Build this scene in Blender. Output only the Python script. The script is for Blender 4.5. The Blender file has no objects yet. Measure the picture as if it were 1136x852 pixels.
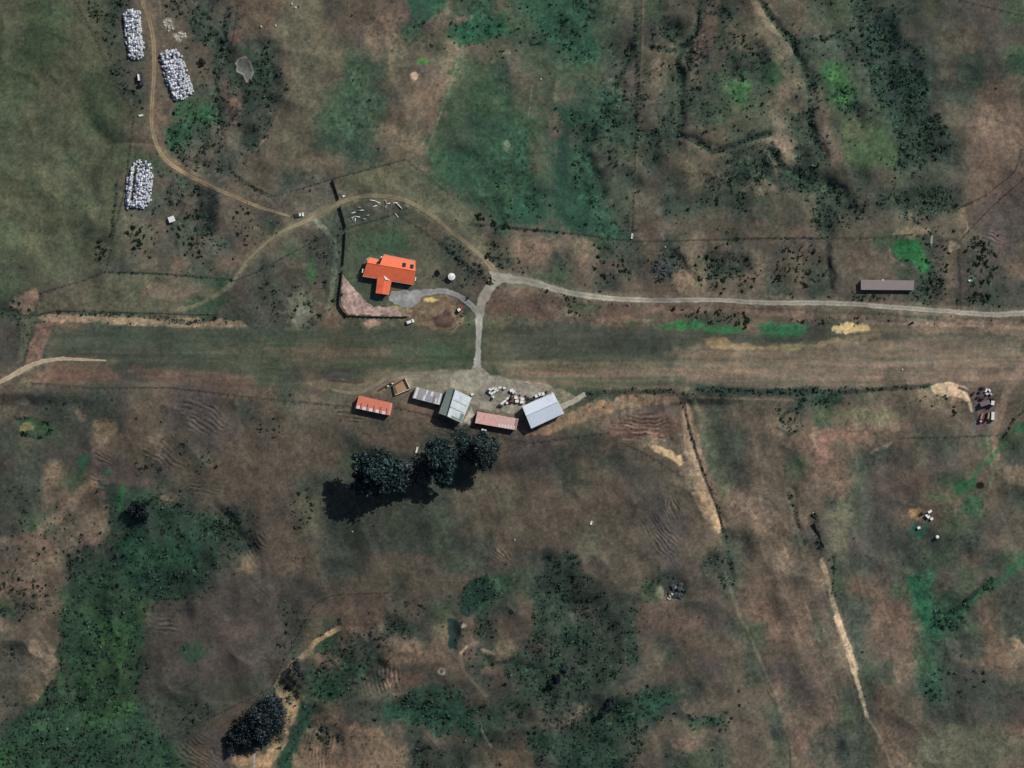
import bpy, math, random
import numpy as np
random.seed(7)
rng = np.random.default_rng(7)
S = bpy.context.scene
COL = S.collection
R = math.radians
MPP = 0.5                                   # metres per map unit
def WX(px): return (px-568.0)*MPP
def WY(py): return (426.0-py)*MPP

# ------------------------------------------------------------------ noise
_T = [np.random.default_rng(100+i).random((256,256)) for i in range(40)]
def vn(x, y, s, k):
    """smooth value noise, feature size s, in -1..1"""
    t = _T[k % 40]; u = x/s + 17.3*k; v = y/s + 9.1*k
    i = np.floor(u).astype(int); j = np.floor(v).astype(int)
    fu = u-i; fv = v-j
    fu = fu*fu*(3-2*fu); fv = fv*fv*(3-2*fv)
    a = t[i & 255, j & 255]; b = t[(i+1) & 255, j & 255]
    c = t[i & 255, (j+1) & 255]; d = t[(i+1) & 255, (j+1) & 255]
    return ((a*(1-fu)+b*fu)*(1-fv)+(c*(1-fu)+d*fu)*fv)*2-1
def fbm(x, y, s, k, o=4, g=0.5):
    r = 0; a = 1; n = 0
    for q in range(o):
        # rotate every octave so that the lattice never lines up
        ca, sa = math.cos(0.6*q+k), math.sin(0.6*q+k)
        r = r + a*vn(x*ca-y*sa, x*sa+y*ca, s/2**q, k+q*3); n += a; a *= g
    return r/n
def sstep(a, b, x):
    t = np.clip((x-a)/(b-a), 0, 1); return t*t*(3-2*t)

# ------------------------------------------------------------------ land cover
PAL = dict(o=(80,82,62), g=(64,82,62), e=(42,76,58), E=(40,90,64), L=(60,112,62), b=(92,80,67), d=(70,67,60),
           k=(50,59,53), r=(106,85,70), t=(126,108,84), p=(118,99,81), s=(60,70,60), v=(82,72,69), y=(98,94,74))
DEN = dict(k=.95, s=.30, e=.30, E=.35, L=.12, g=.05, b=.03, r=.04, t=.04, p=.05, y=.02, d=.01, v=.01, o=0)
HFA = dict(k=1.0, s=.7, e=1.1, E=1.3, L=1.3, g=.6, b=.45, r=.6, t=.8, p=.8, y=.5, d=.35, v=.4, o=.5)
G = """
oggookbbbkbr|ryydbbbvpgeo|egekgygbbksr|brsgkssodddg
oggoosbbbksb|ryybvppebeee|gekggddkrgpp|pbbskkddbbdd
ggoooosbbbkb|kbyygbpbotbo|dyeessbtkrgk|psgskkkdbbdg
gooogsbbbbsk|kbybegbvbtos|dyygsbtkpgkk|gpsLskksbsdg
ggooggsbgssr|kbygeedbryss|dbbgekbssgLs|tbsLgkkkssbb
gogogoobbEkb|bbyeeebbrbss|gbeeksbksgyy|psrgsgkkbbpr
ooooogbbEsbk|bybgedbtbbse|ebbksskkbbst|psrsygsksbrr
googooggbbsb|bbrbssbbgeee|Ebbepbkbtbkk|tkspggkkkdrb
ogooobbbssbb|bssbooyyogee|ebgebsbstskk|kkkbsbssddrb
ooogoobsbkbb|bbyoooyoobge|EsbEkrbsssks|bbkkbskkkbvb
googooybskbb|sbbssssobbbe|bbbbEsbbbbbr|bbkbbbybbbvv
googoobdsbsb|bgssgggbbsbb|ppbtssbspbsb|dbbbbggsbbvb
sdoddsbdrsbb|sbosgbbbbbbs|bbsbbsbktkkp|bbsbbbssbddr
gddboogobbgd|ssosgbbbbdbb|yggbsbbbtbbb|sbsbbbskbdsd
ssrbooobbggg|sdbpbgyybsbr|bbssbbbbbbbb|bpbbbbbsbssd
dsrbssssbsss|ssbbgsgbdgsr|srbbtbybggyp|gssytybppbpp
dsrssdbyssss|sgrrbsgggggg|gssssdsssyty|ytbbdsdddbds
btrrrdsrbyys|gsbdsyyyyyyg|bpyopbypsppy|oypbppbsbpsb
bdsssdbbvvbb|bsbybbbrbyyy|byggstpbssgb|bsgbybbttbbb
bbsssdbbvvbs|bbbbbbbbbdbb|btyyppvbbsbb|tbgbppbbbbbb
sygdtbbpbvvb|bbbbsbbbssdb|vvbsbbtbpssb|brpbpbbssbgg
dsddvvbvbybb|bbbbgsssssbb|vvsbsbbbpssb|bgrrssdsdbbs
sstgbvvsbbbb|bbssssssssyb|bbsbbddbtbsb|bbprsdbbgbbp
ssbbbsepsbbb|bbyssssssbby|bbbbbbdbbtpp|bbbssddbbEbs
dgsbpsskseks|bbysssgsgsbb|bbbbbbvvbtbp|rbdysdbbgsdb
sbbppbsgbskk|bbbsssssgssb|bbbybbbvbbkb|rsdyddssgsbb
bttskkEEekst|bpbssbbbbgsb|dksbbbbvbksb|pbbssdsggbsg
pbrskskkksdd|dddbbbsbbbse|gksbbbskbbsr|bbtgrrgEbgbs
gbpskdskkbdd|dsbbbbgsgses|bgkkssrrddbr|brbssrrEesbs
pbbseLesddbb|dsysrpkstbkb|bsgkksbbbbsg|rrsbsbrEegrs
sppksLgddgdd|sstebkttbbst|sbkkksbsbbbs|bbbtsbbessrt
dppsgygsdddd|sbsrekpddbsb|skkksbbbbvbs|vbbbgspesbrb
stbkgssssddb|sktesypbbsbs|gkskgbsgsbbb|bvbssrbesdds
sskksgEsssbb|ktgrsseeeese|kbpkkeesbbbb|sbbgsbbssdsd
sggsggsesbvk|ksekppbspbes|bekksbbbybbb|srpssrbbyybr
ggsssgsegbvt|tepppttkssyt|ybkeebbsgsbb|obrssbpyybyb
""".strip().split('\n')
G = [r.replace('|', '') for r in G]
assert len(G) == 36, len(G)
for r in G: assert len(r) == 48, (r, len(r))
CG = np.array([[PAL[c] for c in r] for r in G], float)          # 36 x 48 x 3
DG = np.array([[DEN[c] for c in r] for r in G], float)
HG = np.array([[HFA[c] for c in r] for r in G], float)
CELL = 1136/48
def lookup(A, x, y, sharp=0.0):
    u = np.clip(x/CELL-0.5, 0, 46.999); v = np.clip(y/CELL-0.5, 0, 34.999)
    i = u.astype(int); j = v.astype(int); fu = u-i; fv = v-j
    fu = sstep(.12, .88, fu); fv = sstep(.12, .88, fv)
    if A.ndim == 3: fu = fu[:, None]; fv = fv[:, None]
    return (A[j, i]*(1-fu)+A[j, i+1]*fu)*(1-fv)+(A[j+1, i]*(1-fu)+A[j+1, i+1]*fu)*fv
def mirror(a, n):
    a = np.mod(a, 2*n); return np.where(a > n, 2*n-a, a)

# ------------------------------------------------------------------ features (map units)
# polygons: points, colour, softness, strength, edge roughness
P = []
def poly(pts, c, soft=2, a=1., rough=3): P.append(('p', pts, c, soft, a, rough))
def line(pts, w, c, soft=1, a=1., rough=.6): P.append(('l', pts, c, soft, a, rough, w))
def ell(cx, cy, rx, ry, c, soft=3, a=1., rot=0, rough=3):
    t = [(cx+rx*math.cos(q)*math.cos(R(rot))-ry*math.sin(q)*math.sin(R(rot)), cy+rx*math.cos(q)*math.sin(R(rot))+ry*math.sin(q)*math.cos(R(rot))) for q in np.linspace(0, 6.283, 22)[:-1]]
    poly(t, c, soft, a, rough)
# --- the pasture top left
poly([(-60,-60),(78,-60),(78,0),(104,42),(124,86),(146,125),(141,165),(134,213),(128,245),(116,299),(82,312),(44,324),(20,290),(-60,300)], (76,80,60), 3, .45, 2)
ell(48,38,26,40,(58,84,60),14,.6,10,10); ell(20,85,22,26,(62,80,58),12,.5,0,8); ell(110,120,22,30,(58,80,60),10,.5,0,8)
ell(55,250,40,22,(88,92,66),14,.5,-20,10); ell(25,215,20,16,(90,94,68),12,.5,0,8); ell(90,215,25,20,(66,72,58),12,.5,0,8)
# --- paddocks
poly([(376,197),(450,177),(470,194),(505,220),(535,246),(553,300),(540,288),(500,253),(462,226),(438,217),(415,214),(395,216),(377,222)], (93,92,70), 1.5, .75, 1.5)
poly([(302,217),(370,200),(376,222),(330,240),(300,228)], (86,76,66), 2, .7, 2)
poly([(48,326),(117,303),(200,306),(255,311),(240,330),(205,345),(150,346),(60,344),(40,349)], (90,88,68), 2, .7, 2)
ell(185,322,32,10,(106,84,70),7,.55,0,5); ell(228,335,25,6,(56,84,60),5,.6,-8,4); ell(238,313,22,4,(56,86,62),3,.6,6,3)
poly([(268,318),(284,303),(330,279),(362,264),(362,300),(355,345),(300,358),(240,352)], (72,70,60), 5, .6, 5)
poly([(384,256),(440,238),(500,280),(530,310),(512,328),(475,318),(440,322),(432,300),(404,290),(400,320),(380,300)], (76,82,64), 4, .7, 4)
ell(425,272,28,14,(56,84,64),7,.55,-10,6); ell(395,290,8,18,(64,76,60),5,.6,0,4); ell(478,298,20,12,(88,84,66),6,.5,20,5)
# emerald flats in the north
poly([(390,62),(420,62),(425,110),(415,175),(380,185),(352,160),(348,130),(372,95)], (52,76,62), 8, .75, 9)
poly([(459,-30),(500,-30),(496,10),(478,22),(462,26),(454,10)], (40,78,60), 3, .8, 4)
poly([(500,30),(520,18),(556,16),(560,35),(530,46),(508,52),(498,42)], (42,82,60), 4, .8, 4)
poly([(505,60),(560,70),(575,130),(620,150),(640,210),(690,262),(600,255),(555,245),(480,195),(468,180),(490,120)], (52,78,58), 8, .55, 8)
ell(590,95,22,28,(84,78,64),6,.7,30,6); ell(540,110,14,20,(66,84,58),8,.5,0,6)
ell(512,195,16,18,(46,76,58),8,.5,30,6); ell(625,30,38,40,(36,76,56),8,.55,30,10)
ell(645,60,24,14,(46,84,64),6,.6,0,6)
poly([(566,0),(600,30),(606,50),(640,62),(640,75),(605,100),(575,120),(566,90)], (88,80,66), 4, .6, 5)
ell(616,140,7,14,(112,88,74),3,.8,0,3); ell(600,170,14,22,(88,82,66),5,.75,20,6); ell(618,190,10,12,(80,80,64),5,.6,0,5)
poly([(690,80),(702,70),(716,62),(718,120),(706,124),(692,112),(686,98)], (100,88,78), 3, .8, 3)
ell(733,72,11,8,(138,112,90),3,.9,0,3); ell(682,125,8,12,(104,104,78),4,.7,30,3)
poly([(650,160),(664,150),(690,175),(700,213),(705,262),(690,264),(675,215),(655,190)], (104,92,76), 3, .75, 4)
poly([(700,215),(704,262),(738,264),(735,230),(712,213)], (112,92,78), 3, .7, 4)
poly([(770,52),(782,20),(790,0),(800,0),(796,30),(785,62),(772,76),(758,76)], (118,88,76), 4, .8, 3)
poly([(832,0),(846,-10),(862,20),(874,38),(880,60),(868,66),(850,48),(838,28)], (128,108,86), 3, .8, 4)
poly([(886,40),(904,36),(914,60),(914,90),(902,100),(896,70)], (76,78,66), 3, .7, 3)
poly([(898,95),(914,98),(918,130),(925,150),(934,175),(932,190),(915,176),(902,150),(898,120)], (112,92,78), 3, .8, 3)
ell(876,98,16,7,(134,108,88),4,.8,-30,4); ell(883,120,8,6,(126,104,84),3,.8,0,3); ell(868,160,15,10,(148,118,98),3,.9,10,4); ell(876,176,7,8,(130,108,88),3,.7,0,3)
ell(845,208,20,8,(136,108,86),5,.6,10,5); ell(790,198,22,10,(122,100,80),5,.6,30,5); ell(792,150,20,12,(110,96,78),6,.6,10,6)
ell(930,92,13,24,(66,116,58),6,.75,-20,6); ell(825,98,9,20,(58,110,58),5,.75,10,5); ell(918,78,8,10,(50,100,62),4,.6)
ell(965,162,32,24,(74,98,62),8,.6,0,8); ell(953,145,16,8,(100,106,72),6,.6,0,5); ell(855,80,10,14,(50,90,60),5,.6)
poly([(962,20),(990,16),(1000,48),(1020,56),(1030,90),(1032,120),(1060,160),(1055,178),(1020,172),(990,150),(975,110),(960,70),(950,40)], (44,52,52), 5, .75, 7)
poly([(1088,90),(1130,80),(1136,140),(1120,180),(1100,230),(1075,213),(1072,150)], (108,90,76), 8, .7, 8)
ell(1082,75,14,18,(56,78,62),8,.6,20,7); ell(1130,70,10,14,(52,76,60),6,.6)
poly([(1064,250),(1100,212),(1136,166),(1136,260),(1120,300),(1085,262)], (94,82,74), 5, .5, 3)
ell(1105,262,10,6,(122,92,90),4,.6,30,3)
# ridges top
poly([(420,0),(452,10),(455,25),(430,45),(420,70),(412,60),(414,30)], (112,92,78), 5, .7, 6); ell(466,110,16,24,(118,96,78),8,.6,0,7)
ell(355,185,24,12,(116,96,80),8,.6,-10,6); ell(430,150,16,10,(112,94,78),7,.6,30,6); ell(508,22,16,4,(110,90,72),3,.7,-15,3)
ell(459.5,84,4,4,(176,150,128),1.2,.9,0,1); ell(468,68,7,4,(72,124,66),2,.8,0,2); ell(561.5,162,4,7,(124,122,100),1.5,.8,0,1); ell(562,59,5,3.5,(130,122,104),1.5,.8,0,1); ell(507,60,4,3,(116,98,82),1.5,.8,0,1)
line([(378,0),(368,25),(352,50),(338,72)], 1.2, (76,62,54), 1.5, .6); line([(430,0),(420,30),(405,60),(385,95),(355,135),(320,180),(300,205)], 2, (112,98,76), 2, .35)
line([(330,90),(312,122),(296,150),(285,166)], 1.5, (128,98,80), 1, .7)
# pond scoured clay at upper left
ell(283,82,28,44,(58,66,56),5,.6,10,6); ell(284,115,16,40,(46,58,54),5,.6,0,6)
line([(258,50),(270,55),(280,60),(284,72),(281,90),(272,100),(262,92),(258,75)], 3, (50,84,66), 2, .7)
ell(259,122,9,15,(122,96,76),3,.75,0,3); ell(249,100,5,16,(112,86,72),3,.6,0,3); ell(262,40,6,10,(118,88,74),3,.7,20,3)
# verges of the north track
line([(158,-10),(165,20),(172,45),(173,75),(171,110),(170,135),(174,155),(184,175),(202,189),(232,205)], 12, (104,88,70), 4, .65, 1.5)
ell(177,128,7,16,(112,86,70),4,.6,-10,3); ell(205,128,14,26,(48,88,60),5,.6,20,6); ell(185,120,4,10,(70,66,54),3,.6,30,2)
ell(186,27,7,6,(134,122,110),2,.8,30,3); ell(201,40,9,5,(150,142,132),2,.8,10,3)
poly([(134,76),(162,68),(166,80),(164,110),(150,124),(132,92)], (78,74,62), 3, .5, 3)
# --- northern edge bank of the strip
poly([(42,352),(70,347),(110,348),(170,352),(230,354),(270,356),(272,363),(220,364),(150,361),(80,356),(52,358)], (136,112,88), 1.5, .9, 2)
poly([(30,388),(40,362),(48,356),(60,358),(56,372),(46,398),(34,406),(26,404)], (120,90,76), 2, .85, 2)
poly([(12,338),(26,324),(42,320),(46,332),(40,346),(26,348)], (138,112,92), 2.5, .8, 3)
line([(40,350),(60,345),(110,346),(180,348),(240,350)], 1.5, (44,42,38), .8, .8)
# --- the grass strip
poly([(56,364),(150,364),(270,366),(520,362),(535,360),(560,352),(740,366),(1136,371),(1136,402),(760,404),(530,408),(280,412),(120,412),(50,400)], (72,76,62), 4, .75, 2)
poly([(556,360),(720,368),(740,396),(560,398),(545,385)], (68,72,60), 4, .7, 3)
poly([(740,384),(940,378),(1136,374),(1136,430),(900,431),(760,424)], (114,99,82), 4, .7, 3)
poly([(548,405),(740,402),(760,424),(640,430),(560,420)], (108,97,78), 3, .6, 3)
for x0, x1, y, w, c, a in [(90,285,390,3,(104,94,72),.7),(120,300,400,3,(92,82,66),.6),(290,520,386,1.2,(98,96,72),.6),(300,430,391,10,(116,90,72),.6),(330,500,398,7,(94,84,64),.5),
      (310,530,404,5,(66,88,60),.5),(540,760,402,5,(114,100,78),.6),(560,860,413,10,(122,102,84),.6),(600,900,407,3,(100,94,72),.5),(640,800,397,3,(84,84,66),.6),(740,1136,393,8,(112,96,78),.6),
      (860,1136,402,8,(124,104,86),.7),(880,1136,412,9,(104,88,74),.6),(900,1136,420,6,(122,100,84),.6),(780,1136,387,3,(98,92,72),.4),(980,1136,378,5,(84,78,66),.5),(560,1000,424,4,(98,90,70),.5),
      (570,760,419,3,(68,84,62),.5),(650,760,425,4,(64,80,60),.6),(700,1136,430,3,(100,88,72),.5),(60,280,372,6,(64,70,60),.6),(540,720,408,2,(82,88,62),.5),(960,1060,398,5,(84,84,68),.5)]:
    line([(x0,y),((x0+x1)/2,y+1),(x1,y)], w, c, 3, a, 1.5)
ell(345,395,34,12,(122,94,76),7,.6,-8,5); ell(498,392,30,10,(56,84,60),7,.6,0,5); ell(700,380,46,10,(62,68,58),6,.6,0,4); ell(995,415,16,10,(92,84,68),5,.6,0,4); ell(1040,385,40,8,(88,78,68),6,.5)
poly([(780,376),(800,375),(820,381),(850,383),(900,382),(925,374),(935,376),(915,384),(880,389),(820,388),(790,386)], (134,116,84), 2, .85, 2)
ell(943,364,22,6.5,(196,168,118),1.8,.92,-2,2.5); ell(950,376,30,5,(132,114,88),4,.6,-10,3)
ell(758,361,28,5,(58,122,70),2,.9,-2,3); ell(800,365,22,4,(54,112,68),2,.85,4,3); ell(868,365,28,8,(52,116,70),2,.9,3,3); ell(700,357,8,3,(70,112,66),2,.7,0,2)
ell(862,376,34,4,(58,74,60),3,.7)
poly([(560,318),(610,326),(660,336),(700,342),(730,350),(700,357),(650,358),(600,354),(565,346),(545,340),(548,325)], (104,82,70), 3, .8, 4)
ell(620,344,22,6,(128,108,86),4,.6,8,4); ell(690,355,30,3,(130,110,84),2,.6); ell(650,340,20,6,(66,84,60),4,.6,5,4)
line([(592,318),(620,328),(650,334),(700,339),(760,339),(852,343),(960,343),(1060,352),(1136,355)], 2.2, (92,72,58), 1.2, .8, 1)
line([(720,344),(800,344),(900,350),(1000,353),(1136,360)], 6, (118,96,82), 2.5, .7, 2)
line([(900,345),(980,348),(1060,356)], 3, (70,82,62), 2, .7, 1.5); line([(960,358),(1040,360),(1136,364)], 4, (134,110,94), 2, .7, 2)
# --- road verges
line([(553,303),(540,290),(520,272),(500,256),(480,240),(460,227),(440,220),(415,217),(395,219),(375,226),(355,237),(335,247),(310,259),(290,275),(270,292)], 11, (104,96,76), 3, .6, 1.2)
line([(560,306),(600,318),(650,329),(700,332),(800,332),(900,336),(980,340),(1060,346),(1136,348)], 14, (110,98,82), 4, .55, 1.5)
line([(272,292),(258,314),(242,327),(215,340),(190,345)], 5, (118,108,84), 2.5, .8, 1)
line([(345,240),(360,254),(370,268),(373,285),(369,315),(366,345)], 6, (98,106,88), 2, .75, 1); line([(362,258),(370,270),(372,286),(368,312)], 1.4, (70,78,62), .8, .6)
# --- around the house
poly([(463,324),(500,322),(512,335),(514,352),(505,364),(480,366),(462,352),(452,345)], (106,92,70), 3, .85, 3)
poly([(463,328),(490,325),(508,332),(515,345),(512,360),(500,367),(482,367),(466,358),(455,350)], (116,98,76), 1.5, .85, 2); ell(492,355,13,10,(80,62,55),3,.95,10,3); line([(470,330),(495,328),(512,340),(514,355),(504,366)], 1.4, (132,114,86), 1, .7); ell(480,333,10,3.5,(196,170,112),1.5,.9,0,2); ell(496,368,12,4,(118,98,76),3,.7)
ell(444,343,14,3,(150,134,96),1.5,.7,8,1.5)
ell(414,359,14,8,(98,88,70),3,.6); ell(413.5,358.5,10,4.5,(160,128,112),1.5,.9,0,2)
poly([(535,322),(552,316),(566,318),(568,345),(550,352),(536,352)], (98,82,68), 3, .7, 3)
poly([(540,350),(568,348),(570,400),(548,408),(536,405)], (86,84,64), 4, .6, 4)
ell(333,345,18,18,(112,116,94),6,.55,0,8); ell(338,350,10,12,(150,148,128),4,.35,0,5); ell(345,300,7,12,(58,98,62),4,.7,0,4); ell(320,370,8,8,(90,94,74),4,.6)
ell(415,325,22,18,(72,84,66),6,.5); ell(510,310,24,18,(80,78,66),6,.5,40,5)
# --- yard
poly([(436,414),(450,411),(505,412),(530,414),(600,425),(625,432),(640,440),(622,455),(590,442),(577,464),(530,456),(512,472),(486,458),(492,438),(462,430),(452,433)], (124,116,96), 2, .8, 2)
ell(510,420,26,8,(130,124,108),4,.6); line([(436,416),(450,413),(500,413)], 1, (158,140,112), .8, .8)
poly([(332,424),(380,422),(421,424),(446,414),(440,424),(420,436),(396,438),(370,434)], (112,100,78), 3, .75, 3)
line([(408,432),(425,424),(445,414)], 4, (98,92,80), 1.5, .7); line([(365,422),(395,425),(402,424)], 1.6, (74,56,46), .8, .9)
poly([(514,468),(523,452),(527,460),(522,472)], (164,156,142), 1, .8, .6)
poly([(578,478),(590,476),(630,458),(660,446),(700,438),(752,440),(756,446),(700,450),(660,462),(620,478),(590,486)], (138,112,86), 3, .85, 3)
poly([(690,460),(740,456),(758,475),(740,487),(700,486),(676,480)], (112,84,72), 4, .75, 4)
for q in range(6): line([(678+q*2,470+q*3.5),(700,468+q*4),(730,472+q*3),(742,480+q*2)], .9, (144,114,100) if q % 2 else (78,54,50), .8, .7, 1)
poly([(716,492),(735,494),(755,505),(762,514),(756,516),(735,506)], (176,144,108), 2, .95, 2.5)
poly([(758,445),(766,446),(775,480),(785,520),(796,555),(806,585),(800,590),(785,565),(772,545),(762,510),(758,470)], (142,116,92), 2.5, .75, 2.5)
poly([(768,548),(778,545),(792,566),(804,586),(798,592),(782,575)], (162,136,104), 2, .6, 2)
poly([(760,436),(772,434),(790,470),(800,520),(812,560),(804,560),(788,520),(772,470)], (86,92,72), 3, .6, 2)
line([(762,432),(770,445),(775,455)], 6, (128,118,96), 2.5, .6)
line([(760,447),(764,470),(772,500),(782,530),(796,565),(803,590)], 2.4, (66,44,36), 1, .85, 1)
line([(650,440),(690,436),(748,434)], 4, (66,66,54), 1.5, .85, 1); line([(775,432),(852,436),(900,436)], 7, (54,64,54), 2, .85, 1.5); line([(900,436),(940,436),(985,431),(1032,428)], 3, (60,60,50), 1.5, .8, 1)
line([(775,441),(852,443),(880,444)], 2, (142,116,90), 2, .6); ell(920,443,16,7,(48,66,56),3,.8)
line([(870,470),(866,465),(872,458),(886,454),(888,446)], 3, (44,56,48), 1.5, .8); line([(862,474),(874,482),(884,478)], 3, (48,58,48), 1.5, .8); line([(888,446),(889,470)], 3, (48,66,52), 1.5, .7)
ell(930,482,30,6,(130,96,82),5,.7,5,5); ell(912,500,10,18,(122,92,80),5,.6,30,5); ell(992,470,16,8,(128,104,86),5,.6); ell(978,497,14,3,(140,128,108),2,.5,-25,2); ell(958,462,50,8,(88,92,66),6,.6)
# --- clay pad and yard at the right
poly([(1031,428),(1050,424),(1066,427),(1074,432),(1078,444),(1082,452),(1079,456),(1072,444),(1062,439),(1048,441),(1036,437)], (184,158,126), 1.3, .92, 1.8)
line([(1064,430),(1074,434),(1080,448),(1083,462),(1082,480)], 3, (70,66,66), 1.3, .8); line([(1080,452),(1083,470),(1081,482)], 2, (90,98,92), 1, .8)
poly([(1078,430),(1100,430),(1104,450),(1104,475),(1086,480),(1084,455)], (100,80,76), 3, .8, 2)
line([(1136,400),(1122,425),(1112,450),(1106,470),(1104,485),(1106,505)], 10, (126,104,88), 3, .9, 2); line([(1110,405),(1116,430),(1108,460),(1104,480)], 5, (114,98,80), 3, .7)
line([(1101,466),(1097,484),(1098,505),(1102,525),(1098,542),(1088,550)], 4, (98,104,80), 2, .75)
line([(1114,495),(1100,508),(1086,520),(1078,535),(1066,540)], 6, (58,104,68), 3, .6, 2); ell(1070,538,14,9,(46,94,60),4,.8,0,4); ell(1132,475,8,6,(48,104,66),3,.8,-40,3); ell(1040,552,16,5,(72,100,66),4,.5,10,4)
ell(1087.5,539,4.5,4,(34,28,22),1.2,.95,0,1)
ell(1017,570,9,7,(150,122,82),3,.9,20,3); ell(1020,588,10,8,(50,96,72),4,.8,0,4); ell(985,600,26,16,(60,62,56),8,.6); ell(937,570,12,24,(96,96,74),7,.6,-10,6)
poly([(968,508),(1030,500),(1050,520),(1040,545),(1000,552),(970,540)], (96,78,68), 8, .4, 6)
line([(848,550),(860,560),(885,600),(888,625)], 2, (70,62,54), 2, .5)
# bright clay tongue lower right
line([(912,622),(917,640),(923,662),(930,690)], 6, (148,128,100), 1.8, .85, 1.6); line([(928,685),(938,712),(948,742)], 7, (178,152,124), 1.6, .95, 1.8); line([(946,738),(955,770),(962,795)], 5, (172,150,118), 1.5, .9, 1.5)
line([(962,795),(975,815),(986,840),(992,860)], 3, (122,110,88), 2, .7); line([(955,735),(965,770),(980,810),(1000,845)], 2, (70,62,52), 2, .5)
line([(868,690),(900,740),(925,790)], 6, (118,96,82), 6, .4); line([(866,705),(880,740),(905,770)], 3, (84,68,60), 3, .6); line([(852,768),(866,790),(876,815),(877,852)], 1.5, (56,56,46), 1, .7)
line([(854,735),(872,790),(892,830)], 10, (118,94,80), 6, .5, 3); ell(920,830,24,26,(58,68,60),8,.6)
for q in range(9): line([(860+q*9,640),(872+q*9,690),(892+q*9,740)], 1, (118,98,82) if q % 2 else (80,72,62), 1.5, .35, 1.5)
line([(1013,645),(1020,660),(1030,690),(1040,702)], 12, (38,92,62), 6, .8, 3); line([(1136,620),(1110,645),(1085,660),(1060,685)], 8, (48,96,66), 5, .7, 2)
line([(1052,680),(1066,672),(1085,655),(1100,643)], 5, (30,50,40), 2, .8, 2); line([(1046,690),(1049,720),(1046,745)], 2, (44,66,52), 1.5, .7); ell(1038,755,12,18,(46,84,64),6,.6,20,4)
ell(1130,716,12,5,(150,124,98),3,.8,45,3); ell(1070,760,50,22,(56,66,58),9,.55,0,8); ell(1080,830,60,22,(96,96,76),10,.6); ell(990,700,34,30,(108,86,74),10,.4,0,8)
# --- west clay track fades
line([(-10,430),(20,414),(40,404),(60,400),(90,399),(125,400)], 9, (118,102,80), 3, .6, 1.5)
poly([(40,408),(120,402),(130,420),(60,424),(34,420)], (112,84,70), 3, .6, 3); line([(150,412),(220,420),(280,424)], 12, (108,82,70), 5, .6, 3)
poly([(24,352),(38,352),(36,372),(26,400),(20,402)], (98,98,78), 3, .6, 1.5)
# --- south west
ell(36,474,20,9,(58,88,62),3,.8,4,3); ell(29,474,9,4.5,(130,120,78),2,.9,0,2); ell(24,446,9,5,(142,124,108),3,.6); ell(92,512,10,9,(44,94,64),4,.8); ell(118,524,6,5,(48,100,68),3,.7)
ell(117,474,12,9,(122,102,74),5,.7,0,4); ell(90,460,8,5,(112,90,74),3,.6); ell(58,518,5,10,(126,108,88),3,.6,20,2)
line([(0,600),(30,600),(60,575),(85,550),(105,535)], 11, (138,112,90), 6, .6, 4); ell(100,600,14,8,(120,92,80),5,.6,-30,4); ell(30,610,34,20,(126,100,84),9,.5)
poly([(110,535),(150,545),(170,545),(195,560),(245,600),(240,625),(215,640),(160,655),(120,640),(80,640),(75,620),(108,600),(130,588)], (44,64,54), 6, .7, 8)
ell(133,552,5,14,(52,106,62),3,.8); ell(155,615,26,24,(34,86,58),8,.75,0,8); ell(200,610,24,22,(40,80,58),8,.6)
poly([(165,595),(195,610),(175,660),(155,680),(160,735),(142,780),(160,800),(205,852),(215,880),(-60,880),(-20,835),(40,775),(62,752),(66,720),(70,660),(85,640),(130,630)], (48,78,56), 5, .7, 7)
ell(113,703,9,12,(84,132,66),3,.85,10,3); ell(130,720,26,22,(66,88,54),8,.6); ell(100,760,28,30,(64,86,56),9,.6); ell(135,785,12,9,(66,118,56),4,.75,-20,4); ell(108,802,14,10,(70,110,66),5,.7,30,4); ell(50,805,34,10,(80,114,74),6,.5,-40,6); ell(8,838,14,9,(74,132,72),4,.6,-30,4)
poly([(140,638),(225,638),(230,655),(200,668),(168,672),(150,660)], (34,58,50), 4, .6, 5); line([(70,735),(75,755),(82,775)], 5, (80,76,64), 3, .6)
poly([(163,672),(220,655),(290,640),(350,668),(310,745),(300,764),(200,814),(186,820),(160,790),(148,775),(160,735),(158,700)], (80,70,64), 3, .55, 4)
ell(215,720,15,13,(66,84,66),6,.5); poly([(152,768),(200,765),(290,745),(296,764),(200,812),(184,818),(160,795)], (66,74,60), 6, .65, 5)
poly([(0,708),(30,704),(48,715),(60,735),(58,752),(40,775),(10,800),(-60,820),(-60,700)], (96,86,70), 4, .6, 4); ell(44,728,8,24,(136,112,92),5,.6,-25,4); ell(16,730,12,16,(72,68,60),7,.7); ell(12,650,40,10,(134,106,88),7,.5); line([(40,700),(56,718),(62,738),(52,758)], 4, (138,114,92), 3, .5)
ell(212,724,14,12,(50,84,62),4,.5)
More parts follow.
